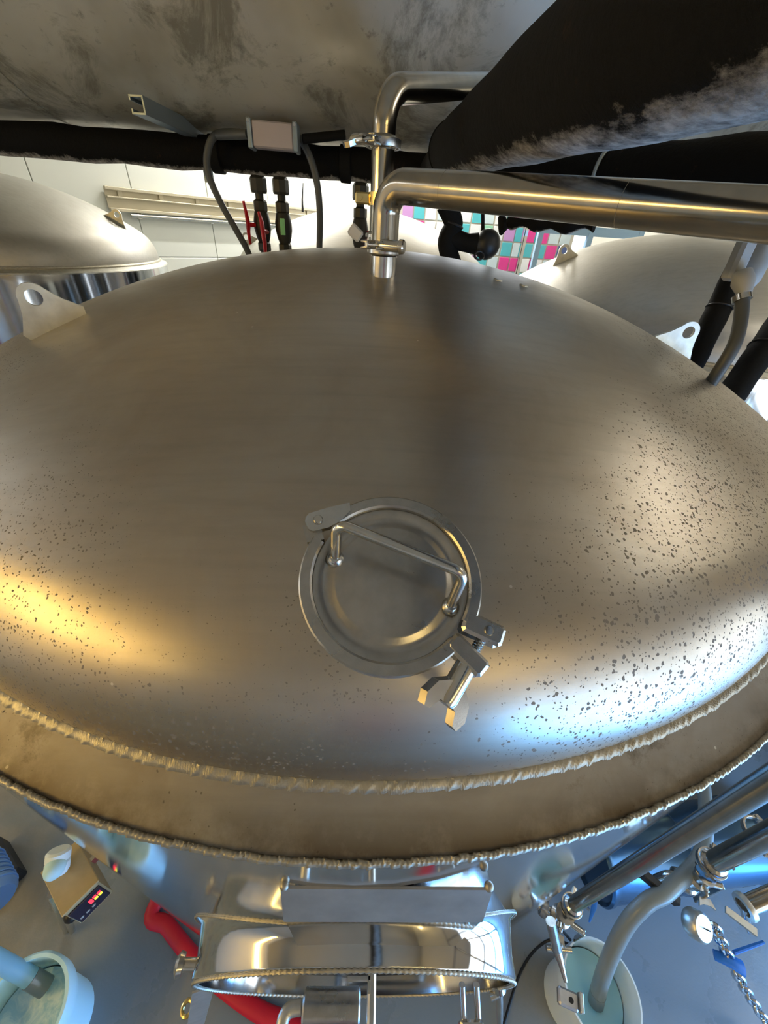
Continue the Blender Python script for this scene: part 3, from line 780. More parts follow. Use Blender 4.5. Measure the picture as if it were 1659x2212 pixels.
up0 = Vector((-0.004, -0.13, 2.842)); upt = Vector((-0.004, -0.13, 3.089)); far = Vector((0.2666, 0.2712, 3.1964))
vp = thing('vent_pipe', 'upright steel pipe behind the elbow pipe, bending right under the overhead vessel', 'pipe', up0)
far = upt + (far - upt) * 1.25
path = fillet([up0, upt, far], 0.07, 16)
part('tube', sweep(path, 0.0255, 36), 'pipe_steel', vp)
part('ferrule', lathe_at([(0.02, 0), (0.034, 0), (0.034, 0.006), (0.026, 0.012), (0.02, 0.012)], (-0.004, -0.13, 2.84), seg=36, closed=True), 'fitting_steel', vp, 40)
part('ferrule', lathe_at([(0.02, 0), (0.026, 0), (0.034, 0.006), (0.034, 0.016), (0.026, 0.022), (0.02, 0.022)], (-0.004, -0.13, 2.999), seg=36, closed=True), 'fitting_steel', vp, 40)
tri_clamp('hinged steel clamp with wing nut high on the upright pipe', (-0.004, -0.13, 3.013), (0, 0, 1), (-0.05, -1.0, 0), 0.44, 'hinged clamps', 'cast_steel', True, halfh=0.008, hs=0.85, loc_name='hinged_clamp')
bc = thing('band_clamp', 'small brass-coloured clamp on the upright pipe behind the elbow', 'clamp', (-0.004, -0.13, 2.91))
part('band', lathe_at([(0.026, -0.012), (0.031, -0.012), (0.031, 0.012), (0.026, 0.012)], (-0.004, -0.13, 2.912), seg=36, closed=True), 'brass', bc, 40)
part('lug', box((-0.047, -0.135, 2.912), (0.034, 0.016, 0.022), bev=0.003), 'brass', bc, False)
part('screw', rod((-0.052, -0.15, 2.912), (-0.052, -0.118, 2.912), 0.005, 10), 'brass', bc)

# ================================================================== OVERHEAD VESSEL AND BLACK LAGGED PIPES
vs_ = thing('overhead_vessel', 'big stained grey horizontal vessel hanging across the top', 'vessel', (0, 1.5, 3.2))
VR, VYc, VZc = 1.0, 1.5, 4.204
vx0, vx1 = -4.6, 2.3
part('barrel', lathe_at([(0, -0.18), (0.55, -0.12), (0.85, -0.05), (0.97, 0.02), (VR, 0.10), (VR, vx1 - vx0 - 0.10), (0.97, vx1 - vx0 - 0.02), (0.85, vx1 - vx0 + 0.05), (0.55, vx1 - vx0 + 0.12), (0, vx1 - vx0 + 0.18)], (vx0, VYc, VZc), (1, 0, 0), 128), 'vessel_skin', vs_, 30)
for x_ in (-3.6, -1.6, 0.9):
    part('seam_weld', torus((x_, VYc, VZc), (1, 0, 0), VR + 0.0005, 0.004, 128, 6), 'vessel_skin', vs_)
for x_ in (-3.2, 1.4):
    part('hanger_strap', rod((x_, VYc - 0.96, VZc + 0.3), (x_, VYc - 0.96, CEIL), 0.02, 12), 'frame_grey', vs_)
    part('hanger_strap', rod((x_, VYc + 0.96, VZc + 0.3), (x_, VYc + 0.96, CEIL), 0.02, 12), 'frame_grey', vs_)
BYY = 1.4
b0 = Vector((-3.4, BYY, 3.127)); b1 = Vector((1.0, BYY, 3.127))
bm_ = thing('lagged_pipe', 'black lagged pipe running level under the vessel above the valves', 'pipe', b0, 'black lagged pipes')
part('lagging', sweep([b0.lerp(b1, i / 30) + Vector((0, 0, 0.004 * math.sin(i * 2.3))) for i in range(31)], [0.069 + 0.003 * math.sin(i * 1.7) for i in range(31)], 28), 'pale_below_foam_thin', bm_)
for x_ in (-0.86, -0.20):
    part('joint_band', lathe_at([(0.066, -0.03), (0.076, -0.025), (0.078, 0.025), (0.066, 0.03)], (x_, BYY, 3.127), (1, 0, 0), 28, True), 'black_foam', bm_)
ax = Vector((-0.009, 0.998, 0.066)); pa = Vector((0.2445, -1.293, 2.9745))
lp = thing('lagged_pipe', 'fat black lagged pipe coming forward at upper right with a pale underside', 'pipe', pa + ax * 1.9, 'black lagged pipes')
n_ = 44
part('lagging', sweep([pa + ax * (-1.3 + 3.15 * i / n_) for i in range(n_ + 1)], [0.0755 + 0.0012 * math.sin(i * 1.3) for i in range(n_ + 1)], 40), 'pale_below_foam', lp)
pe = pa + ax * 1.85
part('end_collar', lathe_at([(0.04, 0), (0.070, 0), (0.066, 0.05), (0.052, 0.09), (0.04, 0.09)], pe, ax, 32, True), 'black_foam', lp)
part('end_bend', sweep(fillet([pe, pe + ax * 0.28, Vector((0.235, 1.05, 3.128)), Vector((0.235, 1.39, 3.128))], 0.06), 0.052, 20), 'black_foam', lp)
part('flange_ring', torus(pe - ax * 0.03, ax, 0.0745, 0.005, 36, 8), 'pale_below_foam_thin', lp)
c0, c1 = Vector((0.3584, 1.0064, 3.0583)), Vector((0.9421, -0.0325, 3.0240)); cd = (c1 - c0).normalized()
lp2 = thing('lagged_pipe', 'black lagged pipe with paler underside just above the long steel pipe', 'pipe', c0, 'black lagged pipes')
part('lagging', sweep([c0 + cd * (1.9 * i / 24) for i in range(25)], [0.075 + 0.003 * math.sin(i * 1.9) for i in range(25)], 32), 'pale_below_foam', lp2)
part('hanger_ring', torus(c0 + cd * 0.75, cd, 0.078, 0.006, 32, 8), 'galv', lp2)

# strut channel under the vessel
s0, s1 = Vector((-0.9951, 0.9200, 3.2078)), Vector((-0.9509, 1.5000, 3.2079))
st_ = thing('strut_channel', 'short grey steel channel poking out below the vessel', 'bracket', s0)
sd = (s1 - s0).normalized(); sx, sy, sz = basis(sd)
for off, wx, wy in (((0, 0.026), 0.056, 0.006), ((0.025, 0), 0.006, 0.056), ((-0.025, 0), 0.006, 0.056), ((0.02, -0.025), 0.016, 0.006), ((-0.02, -0.025), 0.016, 0.006)):
    o = sx * off[0] + sy * off[1]
    part('channel_wall', bar(s0 + o, s1 + o, wx, wy, sx), 'galv', st_, False)
part('drop_strap', bar(s1 + Vector((0, 0.0, 0.0)), s1 + Vector((-0.002, 0.0, -0.19)), 0.05, 0.008, (1, 0, 0)), 'galv', st_, False)

# actuator box on the lagged pipe
q0, q1 = Vector((-0.6049, 1.1700, 3.1805)), Vector((-0.4193, 1.1700, 3.1788)); qc = (q0 + q1) / 2; qd = (q1 - q0).normalized()
ab = thing('actuator_box', 'small grey-pink metal box clipped below the vessel between two hoses', 'box', qc)
part('body', box(qc, ((q1 - q0).length, 0.07, 0.092), qd, (0, 1, 0), 0.006), 'pinkish_box', ab, False)
for s_ in (-1, 1):
    part('end_flange', box(qc + qd * s_ * ((q1 - q0).length / 2 + 0.010), (0.02, 0.085, 0.104), qd, (0, 1, 0), 0.004), 'galv', ab, False)
    part('bolt', rod(qc + qd * s_ * ((q1 - q0).length / 2 + 0.01) + Vector((0, -0.045, 0.04)), qc + qd * s_ * ((q1 - q0).length / 2 + 0.01) + Vector((0, -0.03, 0.04)), 0.007, 8), 'fitting_steel', ab)
part('arm', rod(qc + qd * 0.13, Vector((-0.1908, 1.2200, 3.2118)), 0.018, 14), 'black_foam', ab)
part('arm', rod(qc - qd * 0.12, Vector((-0.7925, 1.2400, 3.1785)), 0.018, 14), 'rubber_grey', ab)

# grey hoses hanging from it
h1 = [(-0.6879, 1.2600, 3.1939), (-0.7997, 1.2500, 3.1812), (-0.8527, 1.2500, 3.1231), (-0.8681, 1.2500, 3.0378), (-0.8294, 1.2600, 2.9237), (-0.7738, 1.2800, 2.8110), (-0.7339, 1.3000, 2.7196), (-0.7225, 1.3200, 2.6200), (-0.74, 1.30, 2.2), (-0.80, 1.34, 1.2), (-0.80, 1.36, 0.1)]
single('grey_hose', sweep(spline(h1, 8), 0.0165, 14), 'rubber_grey', 'grey rubber hose curving down left of the red-handled valves', 'hose', Vector(h1[0]), group='grey hoses')
h2 = [(-0.4400, 1.2500, 3.2114), (-0.3908, 1.2400, 3.1728), (-0.3506, 1.2400, 3.1007), (-0.3276, 1.2400, 3.0061), (-0.3241, 1.2500, 2.8952), (-0.3344, 1.2700, 2.7643), (-0.3459, 1.3000, 2.6427), (-0.30, 1.42, 2.2), (-0.30, 1.45, 1.2), (-0.30, 1.45, 0.1)]
single('grey_hose', sweep(spline(h2, 8), 0.0165, 14), 'rubber_grey', 'grey rubber hose hanging straight down right of the valves', 'hose', Vector(h2[0]), group='grey hoses')
wd = [(-0.4287, 1.4200, 3.0414), (-0.4381, 1.4200, 2.9734), (-0.4393, 1.4200, 2.9174)]
single('hanging_tie', sweep([Vector(p) for p in wd], [0.004, 0.010, 0.016], 10, True, 0.4), 'rubber_black', 'black flap of tape dangling between valves and hose', 'tape', Vector(wd[0]))

# valves under the lagged pipe
def ball_valve(label, x, ytop, y, zb, handle, tag_=None, elbow=False):
    top = Vector((x, y, ytop))
    t = thing('ball_valve', label, 'valve', (x, y, zb), 'valves under the black pipe')
    L = lambda prof: lathe_at(prof, (x, y, 0), seg=20)
    part('drop_tube', rod((x, y, ytop), (x, y, 2.92), 0.022, 18), 'valve_body', t)
    part('union_nut', lathe_at([(0, 2.985), (0.040, 2.985), (0.044, 2.995), (0.044, 3.045), (0.034, 3.06), (0, 3.06)], (x, y, 0), seg=8), 'valve_body', t, 20)
    part('union_nut', lathe_at([(0, 2.905), (0.034, 2.905), (0.037, 2.912), (0.037, 2.95), (0.028, 2.958), (0, 2.958)], (x, y, 0), seg=8), 'valve_body', t, 20)
    part('body', L([(0, 2.77), (0.030, 2.77), (0.036, 2.785), (0.040, 2.80), (0.046, 2.83), (0.046, 2.86), (0.040, 2.89), (0.036, 2.905), (0, 2.905)]), 'valve_body', t)
    part('lower_nut', lathe_at([(0, 2.725), (0.032, 2.725), (0.036, 2.732), (0.036, 2.762), (0.030, 2.77), (0, 2.77)], (x, y, 0), seg=8), 'valve_body', t, 20)
    part('tailpipe', rod((x, y, 1.4), (x, y, 2.73), 0.024, 16), 'valve_body', t)
    if handle:
        hx, hy, up_, dn = handle
        d = Vector((hx, hy, 0)).normalized()
        b = Vector((x, y, 2.845))
        part('stem', rod(b + d * 0.03, b + d * 0.085, 0.011, 12), 'red_plastic', t)
        s_ = d.cross(Vector((0, 0, 1)))
        part('handle', join(sweep([b + d * 0.085 + Vector((0, 0, -dn)), b + d * 0.088 + Vector((0, 0, -dn * 0.4)), b + d * 0.084, b + d * 0.088 + Vector((0, 0, up_ * 0.5)), b + d * 0.096 + Vector((0, 0, up_))], [0.014, 0.018, 0.022, 0.018, 0.013], 10, True, 0.5)), 'red_plastic', t)
    if tag_:
        part('tag', box((x + 0.004, y - 0.05, 2.845), (0.026, 0.006, 0.075), bev=0.002), tag_, t, False)
    return t
v1 = Vector((-0.6692, 1.4200, 3.0182)); v2 = Vector((-0.5505, 1.4200, 3.0250)); v3 = Vector((-0.1319, 1.4200, 3.0298))
ball_valve('dark ball valve with red lever turned left, first in the row', v1.x, 3.12, 1.42, 2.0, (-0.75, -0.66, 0.10, 0.09))
ball_valve('dark ball valve with green tag next to the red levers', v2.x, 3.12, 1.42, 2.0, None, 'green_tag')
rl = Vector((-0.6550, 1.3600, 2.8179)); t = thing('red_lever', 'second red valve lever hanging in front of the dark valves', 'lever', rl)
part('blade', sweep([rl + Vector((-0.012, 0, 0.085)), rl + Vector((0, -0.006, 0.04)), rl, rl + Vector((0.003, 0, -0.05)), rl + Vector((0.002, 0, -0.10))], [0.014, 0.022, 0.024, 0.021, 0.017], 12, True, 0.5), 'red_plastic', t)
part('hub', rod(rl + Vector((0.0, 0.0, 0)), rl + Vector((0.015, 0.06, 0)), 0.014, 12), 'red_plastic', t)
ball_valve('dark ball valve with red lever, half hidden behind the upright pipe', v3.x + 0.01, 3.12, 1.42, 2.0, (0.97, -0.25, 0.03, 0.10))
wt = Vector((-0.1419, 1.3300, 2.8408))
single('hanging_tag', box(wt, (0.075, 0.02, 0.06), (0.8, 0, -0.6), (0, 1, 0), 0.012), 'white_tag', 'crumpled white tag hanging on the valve left of the upright pipe', 'tag', wt)

# lagged valve with a ball-shaped cap right of the elbow pipe
bc_ = Vector((0.6015, 1.3800, 2.8296))
lv = thing('lagged_valve', 'black lagged valve with a ball-shaped end cap right of the elbow', 'valve', bc_)
part('cap', ball(bc_, 0.075, 28, 18, 0.9, (0.3, -1, 0.1)), 'rubber_black', lv)
t0, t1, t2, t3 = Vector((0.3430, 1.4200, 2.9982)), Vector((0.4036, 1.4200, 2.9098)), Vector((0.3775, 1.4200, 2.8227)), Vector((0.4552, 1.4200, 2.6792))
part('lagging', sweep(spline([t0, t1, t2, t3], 8), 0.052, 20), 'black_foam', lv)
part('neck', sweep([Vector((0.4007, 1.4200, 2.8458)), Vector((0.4936, 1.4000, 2.8296)), bc_], [0.05, 0.045, 0.06], 18), 'black_foam', lv)
part('rod', rod(Vector((0.5445, 1.4000, 3.0087)), Vector((0.5698, 1.4000, 2.8875)), 0.010, 10), 'black_foam', lv)
part('glass_loop', torus(Vector((0.5503, 1.3000, 2.7772)), (0.3, -1, 0.4), 0.028, 0.007, 24, 8, 0.7), 'rubber_black', lv)
part('tape_band', torus(t1, (t2 - t1), 0.052, 0.007, 20, 8), 'rubber_black', lv)
dk = [(0.4773, 0.6608, 2.9290), (0.4883, 0.6369, 2.8965), (0.4784, 0.6206, 2.8733)]
single('torn_lagging', sweep([Vector(p) for p in dk], [0.014, 0.022, 0.008], 10), 'pale_below_foam', 'small torn scrap of lagging dangling below the long pipe', 'scrap', Vector(dk[0]))
dk = [(0.4438, 0.3999, 2.9073), (0.5054, 0.3334, 2.9045), (0.5834, 0.2662, 2.9019), (0.6603, 0.2069, 2.9102)]
single('torn_lagging', sweep(spline([Vector(p) for p in dk], 6), [0.018 + 0.007 * math.sin(i * 1.1) for i in range(19)], 14), 'pale_below_foam', 'long ragged strip of lagging sagging under the steel pipe', 'scrap', Vector(dk[0]))

# right edge: grey fitting with hose, two slanting black pipes
g0 = Vector((0.7427, -0.3088, 2.8847)); g1 = Vector((0.7434, -0.3582, 2.8163)); g2 = Vector((0.7514, -0.3891, 2.7740))
gf = thing('hose_fitting', 'grey plastic hose connector below the steel pipe at the right edge', 'fitting', g0)
gx = rt2
part('body', join(box((g0 + g1) / 2, (0.030, 0.03, (g0 - g1).length), gx, (0, 1, 0), 0.006), lathe_at([(0, 0), (0.016, 0), (0.020, 0.02), (0.012, 0.045), (0, 0.045)], g1 + Vector((0, 0, 0.01)), (g2 - g1), 18)), 'grey_plastic', gf)
part('side_body', lathe_at([(0, -0.05), (0.018, -0.05), (0.024, -0.035), (0.024, 0.0), (0.016, 0.012), (0.016, 0.05), (0, 0.05)], Vector((0.7977, -0.3133, 2.8478)), (0, 0, 1), 18), 'grey_plastic', gf)
part('hose_clip', lathe_at([(0.010, 0), (0.0165, 0), (0.0165, 0.012), (0.010, 0.012)], Vector((0.7512, -0.3863, 2.7779)), (g1 - g2), 20, True), 'fitting_steel', gf)
hh_ = [(0.7518, -0.3807, 2.7857), (0.7500, -0.4087, 2.7467), (0.7406, -0.4367, 2.7073), (0.7337, -0.4441, 2.6624), (0.7310, -0.4390, 2.6009)]
single('grey_hose', sweep(spline([Vector(p) for p in hh_], 8), 0.0125, 14), 'rubber_grey', 'thin grey hose hanging from the connector at the right edge', 'hose', Vector(hh_[0]), group='grey hoses')
for (a, b, r_, lab) in (((1.4166, 0.5119, 2.8684), (1.3109, 0.3673, 2.4558), 0.044, 'slanting black lagged pipe just right of the white lifting ear'), ((1.6184, 0.4004, 2.7267), (1.3311, 0.1406, 2.3824), 0.048, 'slanting black lagged pipe at the right edge beyond the thin hose')):
    a, b = Vector(a), Vector(b); d = (b - a)
    t = thing('lagged_pipe', lab, 'pipe', b, 'black lagged pipes')
    part('lagging', sweep([a - d * 0.15 + d * (1.2 * i / 12) for i in range(13)], [r_ + 0.0015 * math.sin(i * 2) for i in range(13)], 20), 'black_foam', t)
    part('tape_band', torus(a + d * 0.45, d, r_ + 0.001, 0.003, 20, 6), 'rubber_black', t)

# ================================================================== BACK OF THE ROOM
# cable tray on the panel wall
tz = 2.98
tr = thing('cable_tray', 'beige metal cable tray screwed to the white panel wall', 'tray', wl(0.36, tz))
part('back_plate', box(wl(1.9, tz, -0.012), (3.1, 0.004, 0.20), WD, -WN), 'beige_metal', tr, False)
for z_, w_ in ((0.095, 0.05), (0.02, 0.025), (-0.09, 0.05)):
    part('rail', box(wl(1.9, tz + z_, 0.012), (3.1, 0.045, w_ * 0.6), WD, -WN, 0.004), 'beige_metal', tr, False)
for k in range(7):
    part('slot', box(wl(0.5 + 0.45 * k, tz + 0.055, 0.000), (0.05, 0.012, 0.06), WD, -WN, 0.003), 'beige_metal', tr, False)
cd_ = thing('conduit', 'thin metal conduit fixed under the cable tray', 'conduit', wl(0.6, tz - 0.135))
part('tube', rod(wl(0.55, tz - 0.135, 0.02), wl(3.4, tz - 0.135, 0.02), 0.018, 12), 'fitting_steel', cd_)
for k in range(3):
    part('saddle', box(wl(0.65 + 0.9 * k, tz - 0.135, 0.0), (0.05, 0.05, 0.06), WD, -WN, 0.008), 'fitting_steel', cd_, False)
# printed cards display beside the window
pb = thing('card_display', 'tall white board covered with pink, teal and white cards beside the window', 'board', (1.1, 6.5, 0))
part('board', box((1.72, 6.52, 2.75), (2.9, 0.03, 1.5), bev=0.004), 'wall_paint', pb, False)
rnd = random.Random(11)
base_card = None
cards = ['pink', 'teal', 'white', 'white', 'pale', 'navy', 'lilac', 'pink', 'white', 'teal', 'mint', 'pale']
meshes = {}
for j in range(7):
    for i in range(15):
        k = rnd.choice(cards)
        if k not in meshes:
            meshes[k] = bpy.data.meshes.new('card'); g_ = box((0, 0, 0), (0.165, 0.012, 0.185), bev=0.003)
            meshes[k].from_pydata([tuple(v) for v in g_[0]], [], g_[1]); meshes[k].materials.append(M['card_' + k])
        o = bpy.data.objects.new('card', meshes[k]); COL.objects.link(o); o.parent = pb
        o.location = Vector((0.40 + 0.188 * i + rnd.uniform(-0.006, 0.006), 6.498, 2.12 + 0.207 * j)) - Vector((1.1, 6.5, 0))
for k, x_ in enumerate((2.26, 2.47)):
    t = single('window_post', join(box((x_, 6.2, 2.6), (0.07, 0.07, 5.2)), box((x_, 6.16, 2.6), (0.03, 0.03, 5.2))), 'mirror_steel', ('left' if k == 0 else 'right') + ' one of two shiny metal posts in front of the cards', 'post', (x_, 6.2, 0), False, 'shiny posts')
sh = thing('blue_rack', 'pale blue metal rack glimpsed over the right rear dome', 'rack', (2.5, 4.4, 0))
for x_ in (1.9, 2.5, 3.1):
    part('upright', box((x_, 4.4, 1.6), (0.06, 0.06, 3.2)), 'shutter_blue', sh, False)
for z_ in (1.0, 2.0, 3.0):
    part('beam', box((2.5, 4.4, z_), (1.25, 0.05, 0.09)), 'shutter_blue', sh, False)

# ================================================================== BELOW, RIGHT: drop pipes, valves, buckets
dpx, dpy = 0.918, -0.944
dp = thing('drop_pipe', 'grey steel drop pipe beside the polished tank wall on the right', 'pipe', (dpx, dpy, 0.6))
part('tube', rod((dpx, dpy, 0.64), (dpx, dpy, 2.75), 0.0262, 28), 'pipe_steel', dp)
part('top_bend', sweep(fillet([(dpx, dpy, 2.74), (dpx, dpy, 2.86), (1.6, -1.0, 2.86)], 0.07, 8), 0.0262, 24), 'pipe_steel', dp)
part('ferrule', lathe_at([(0.02, 0), (0.034, 0), (0.034, 0.01), (0.026, 0.018), (0.02, 0.018)], (dpx, dpy, 0.622), seg=32, closed=True), 'fitting_steel', dp, 40)
tri_clamp('hinged steel clamp at the lower end of the drop pipe beside the tank', (dpx, dpy, 0.618), (0, 0, 1), (0.2, 0.97, 0), 0.47, 'hinged clamps', 'fitting_steel', True, halfh=0.009, hs=0.8, loc_name='hinged_clamp')
def valve_cluster(label, x, y, zt, yaw, group, dialmat='lug_steel'):
    c, s = math.cos(yaw), math.sin(yaw)
    d = Vector((c, s, 0)); e = Vector((-s, c, 0)); o = Vector((x, y, zt))
    t = thing('butterfly_valve', label, 'valve', (x, y, zt - 0.4), group)
    part('body', lathe_at([(0, 0), (0.036, 0), (0.036, -0.012), (0.027, -0.02), (0.027, -0.05), (0.040, -0.06), (0.040, -0.085), (0.027, -0.095), (0.027, -0.13), (0.036, -0.14), (0.036, -0.155), (0, -0.155)], o, seg=28), 'fitting_steel', t, 40)
    part('branch', sweep(fillet([o + Vector((0, 0, -0.10)), o + d * 0.09 + Vector((0, 0, -0.11)), o + d * 0.10 + Vector((0, 0, -0.2))], 0.03), 0.018, 16), 'fitting_steel', t)
    part('clamp_ring', lathe_at([(0.02, -0.015), (0.032, -0.012), (0.034, 0), (0.032, 0.012), (0.02, 0.015)], o + d * 0.06 + Vector((0, 0, -0.107)), d, 24, True), 'cast_steel', t)
    part('bracket', join(bar(o + e * -0.05 + Vector((0, 0, -0.03)), o + e * 0.05 + Vector((0, 0, -0.03)), 0.014, 0.02, d, 0.003), bar(o + e * 0.05 + Vector((0, 0, -0.03)), o + e * 0.055 + Vector((0, 0, -0.13)), 0.012, 0.02, d, 0.003)), 'fitting_steel', t)
    part('stem', rod(o + Vector((0, 0, -0.07)) - d * 0.09, o + Vector((0, 0, -0.07)), 0.012, 14), 'fitting_steel', t)
    part('lever', bar(o + Vector((0, 0, -0.06)) - d * 0.095, o + Vector((0, 0, -0.20)) - d * 0.10, 0.022, 0.007, e, 0.002), 'fitting_steel', t)
    part('wing', prism([(-0.02, 0), (0.02, 0), (0.03, 0.03), (0.012, 0.022), (-0.012, 0.022), (-0.03, 0.03)], 0.01, o + e * 0.06 + Vector((0, 0, -0.06)), d, e), 'fitting_steel', t)
    return t
valve_cluster('cluster of steel clamps and valve under the drop pipe, next to the manway', dpx - 0.03, dpy - 0.02, 0.60, 2.6, 'steel valve clusters')
sp = [(0.8355, -0.9788, 0.5800), (0.8586, -1.0383, 0.4700), (0.8716, -1.0786, 0.4200)]
tp_ = thing('sight_tube', 'polished upright steel tube ending above the right-hand bucket', 'tube', sp[2])
part('tube', sweep([Vector((0.8088, -0.9908, 0.6200)), Vector((0.8417, -1.0562, 0.5200))], 0.020, 20), 'fitting_steel', tp_)
part('spindle', sweep([Vector((0.8417, -1.0562, 0.5200)), Vector((0.8520, -1.0916, 0.5000)), Vector((0.8632, -1.1375, 0.4700))], [0.02, 0.013, 0.008], 16), 'fitting_steel', tp_)
part('cross_pin', rod(Vector((0.8051, -1.0517, 0.5000)), Vector((0.9082, -1.0567, 0.5000)), 0.011, 14), 'fitting_steel', tp_)
kb = Vector((0.8570, -1.1807, 0.4600))
part('end_block', box(kb, (0.075, 0.05, 0.03), (0.95, -0.3, 0), (0.3, 0.95, 0), 0.006), 'plate_steel', tp_, False)
part('block_plate', box(kb + Vector((0.045, -0.01, 0.01)), (0.014, 0.055, 0.035), (0.95, -0.3, 0), (0.3, 0.95, 0), 0.003), 'lug_steel', tp_, False)
part('block_bore', rod(kb + Vector((0.008, -0.004, 0.0152)), kb + Vector((0.008, -0.004, 0.0165)), 0.009, 14), 'rubber_black', tp_)

def bucket(label, cx, cy, h, rt_, rb_, body, liquid, lvl, lipw=0.006):
    t = thing('bucket', label, 'bucket', (cx, cy, 0), 'plastic buckets')
    part('wall', lathe_at([(0, 0.004), (rb_, 0.0), (rb_ + (rt_ - rb_) * 0.8, h * 0.78), (rt_ + lipw * 0.6, h * 0.80), (rt_ + lipw * 0.8, h * 0.97), (rt_ + lipw * 0.4, h), (rt_ - 0.004, h), (rt_ - 0.006, h * 0.8), (rb_ - 0.004, 0.012), (0, 0.012)], (cx, cy, 0), seg=64), body, t, 40)
    rl_ = rb_ + (rt_ - rb_) * lvl - 0.007
    part('liquid', lathe_at([(0, h * lvl), (rl_, h * lvl), (rl_, h * lvl - 0.01), (0, h * lvl - 0.01)], (cx, cy, 0), seg=48), liquid, t, 30)
    return t
RBX, RBY = 0.421 * 2.48, -1.287 + (-0.667 + 1.287) * 2.48 - 1.287 * 0 
RBX, RBY = 1.044, -1.154
bucket('white bucket of clear liquid on the floor under the right-hand valves', RBX, RBY, 0.37, 0.148, 0.125, 'bucket_white', 'water_teal', 0.62)
bh = [(1.0553, -1.1799, 0.2400), (1.0604, -1.1246, 0.3600), (1.0783, -1.0561, 0.5200), (1.1239, -0.9928, 0.6400), (1.1930, -0.9487, 0.7200), (1.3031, -0.9108, 0.7400), (1.58, -0.76, 0.68), (1.9, -0.42, 0.52), (2.2, -0.12, 0.22), (2.5, 0.1, 0.035), (2.9, 0.2, 0.035)]
hs = thing('clear_hose', 'greyish clear hose arching into the right-hand bucket', 'hose', Vector(bh[0]))
sm = spline([Vector(p) for p in bh], 10)
part('tube', sweep(sm[5:], 0.030, 20), 'hose_clear', hs)
part('hose_end', sweep(sm[:6], 0.031, 20), 'hose_clear', hs, label='wet lower end of the hose')
LBX, LBY = -1.252, -1.218
bucket('pale blue bucket of soapy liquid on the floor at lower left', LBX, LBY, 0.37, 0.158, 0.132, 'bucket_plastic', 'water_soap', 0.62, 0.02)
bh = [(-1.2437, -1.1350, 0.2600), (-1.3317, -1.1005, 0.3600), (-1.4513, -1.0579, 0.4700), (-1.6409, -0.9933, 0.6000), (-2.2, -0.85, 0.5), (-2.7, -0.8, 0.05)]
sm = spline([Vector(p) for p in bh], 8)
hs = thing('blue_hose', 'blue-tinted hose dipping into the left bucket', 'hose', Vector(bh[0]))
part('tube', sweep(sm[5:], 0.031, 20), 'hose_blue', hs)
part('hose_cuff', sweep(sm[:6], 0.033, 20), 'hose_end', hs, label='dark grey cuff at the end of the hose')

# second upright pipe and valves further right
p2x, p2y = 1.467, -0.852
dp2 = thing('drop_pipe', 'short grey steel drop pipe near the right edge, right of the tank', 'pipe', (p2x, p2y, 0.83))
part('tube', rod((p2x, p2y, 0.86), (p2x, p2y, 1.9), 0.036, 28), 'pipe_steel', dp2)
part('top_bend', sweep(fillet([(p2x, p2y, 1.89), (p2x, p2y, 2.02), (2.4, -0.7, 2.02)], 0.09, 8), 0.036, 24), 'pipe_steel', dp2)
part('ferrule', lathe_at([(0.03, 0), (0.045, 0), (0.045, 0.012), (0.036, 0.02), (0.03, 0.02)], (p2x, p2y, 0.84), seg=32, closed=True), 'fitting_steel', dp2, 40)
tri_clamp('hinged steel clamp at the end of the short drop pipe near the right edge', (p2x, p2y, 0.835), (0, 0, 1), (0.3, 0.95, 0), 0.6, 'hinged clamps', 'fitting_steel', True, halfh=0.012, hs=0.9, loc_name='hinged_clamp')
q_ = Vector((1.6098, -0.7893, 1.0000))
tri_clamp('hinged steel clamp higher up at the right edge', (q_.x, q_.y, 1.0), (0, 0, 1), (0.1, -0.99, 0), 0.6, 'hinged clamps', 'fitting_steel', True, halfh=0.012, hs=0.9, loc_name='hinged_clamp')
valve_cluster('cluster of steel clamps and valve below the short drop pipe', p2x - 0.03, p2y - 0.03, 0.80, 2.9, 'steel valve clusters')
hub = Vector((1.3933, -0.9895, 0.6200))
hw = thing('valve_cap', 'round steel valve cap with a slot hanging below the valve cluster', 'cap', hub)
part('drum', lathe_at([(0, 0), (0.045, 0), (0.05, 0.01), (0.05, 0.05), (0.042, 0.06), (0, 0.06)], hub, (0.25, -0.45, 0.85), 28), 'lug_steel', hw, 40)
part('slot', box(hub + Vector((0.25, -0.45, 0.85)).normalized() * 0.061, (0.004, 0.045, 0.003), (0.8, 0.5, 0), (0.25, -0.45, 0.85)), 'rubber_black', hw, False)
bk = ((1.1963, -0.8666, 0.7500), (1.3171, -0.9509, 0.7200))
single('black_bar', bar(bk[0], bk[1], 0.04, 0.03, bev=0.004), 'rubber_black', 'black bar slanting from the drop pipe to the valve cluster', 'bar', Vector(bk[1]), False)
p3a, p3b = Vector((1.5694, -0.9652, 0.7500)), Vector((1.7469, -0.9220, 0.8000))
st3 = thing('pipe_stub', 'dark steel pipe stub with clamp at the far right below', 'pipe', p3a)
part('tube', rod(p3a, p3b, 0.032, 24), 'pipe_steel', st3)
part('clamp_ring', lathe_at([(0.03, -0.012), (0.045, -0.01), (0.047, 0), (0.045, 0.01), (0.03, 0.012)], p3a, p3b - p3a, 28, True), 'lug_steel', st3)
part('drain_neck', sweep([p3a, Vector((1.6066, -0.9944, 0.6600)), Vector((1.6540, -1.0131, 0.5800))], [0.02, 0.014, 0.010], 14), 'fitting_steel', st3)
part('wing', prism([(-0.05, -0.01), (0.05, -0.016), (0.05, 0.01), (-0.05, 0.014)], 0.01, p3a + Vector((-0.05, -0.04, 0.0)), (0.8, -0.6, 0), (0.6, 0.8, 0)), 'lug_steel', st3, False)
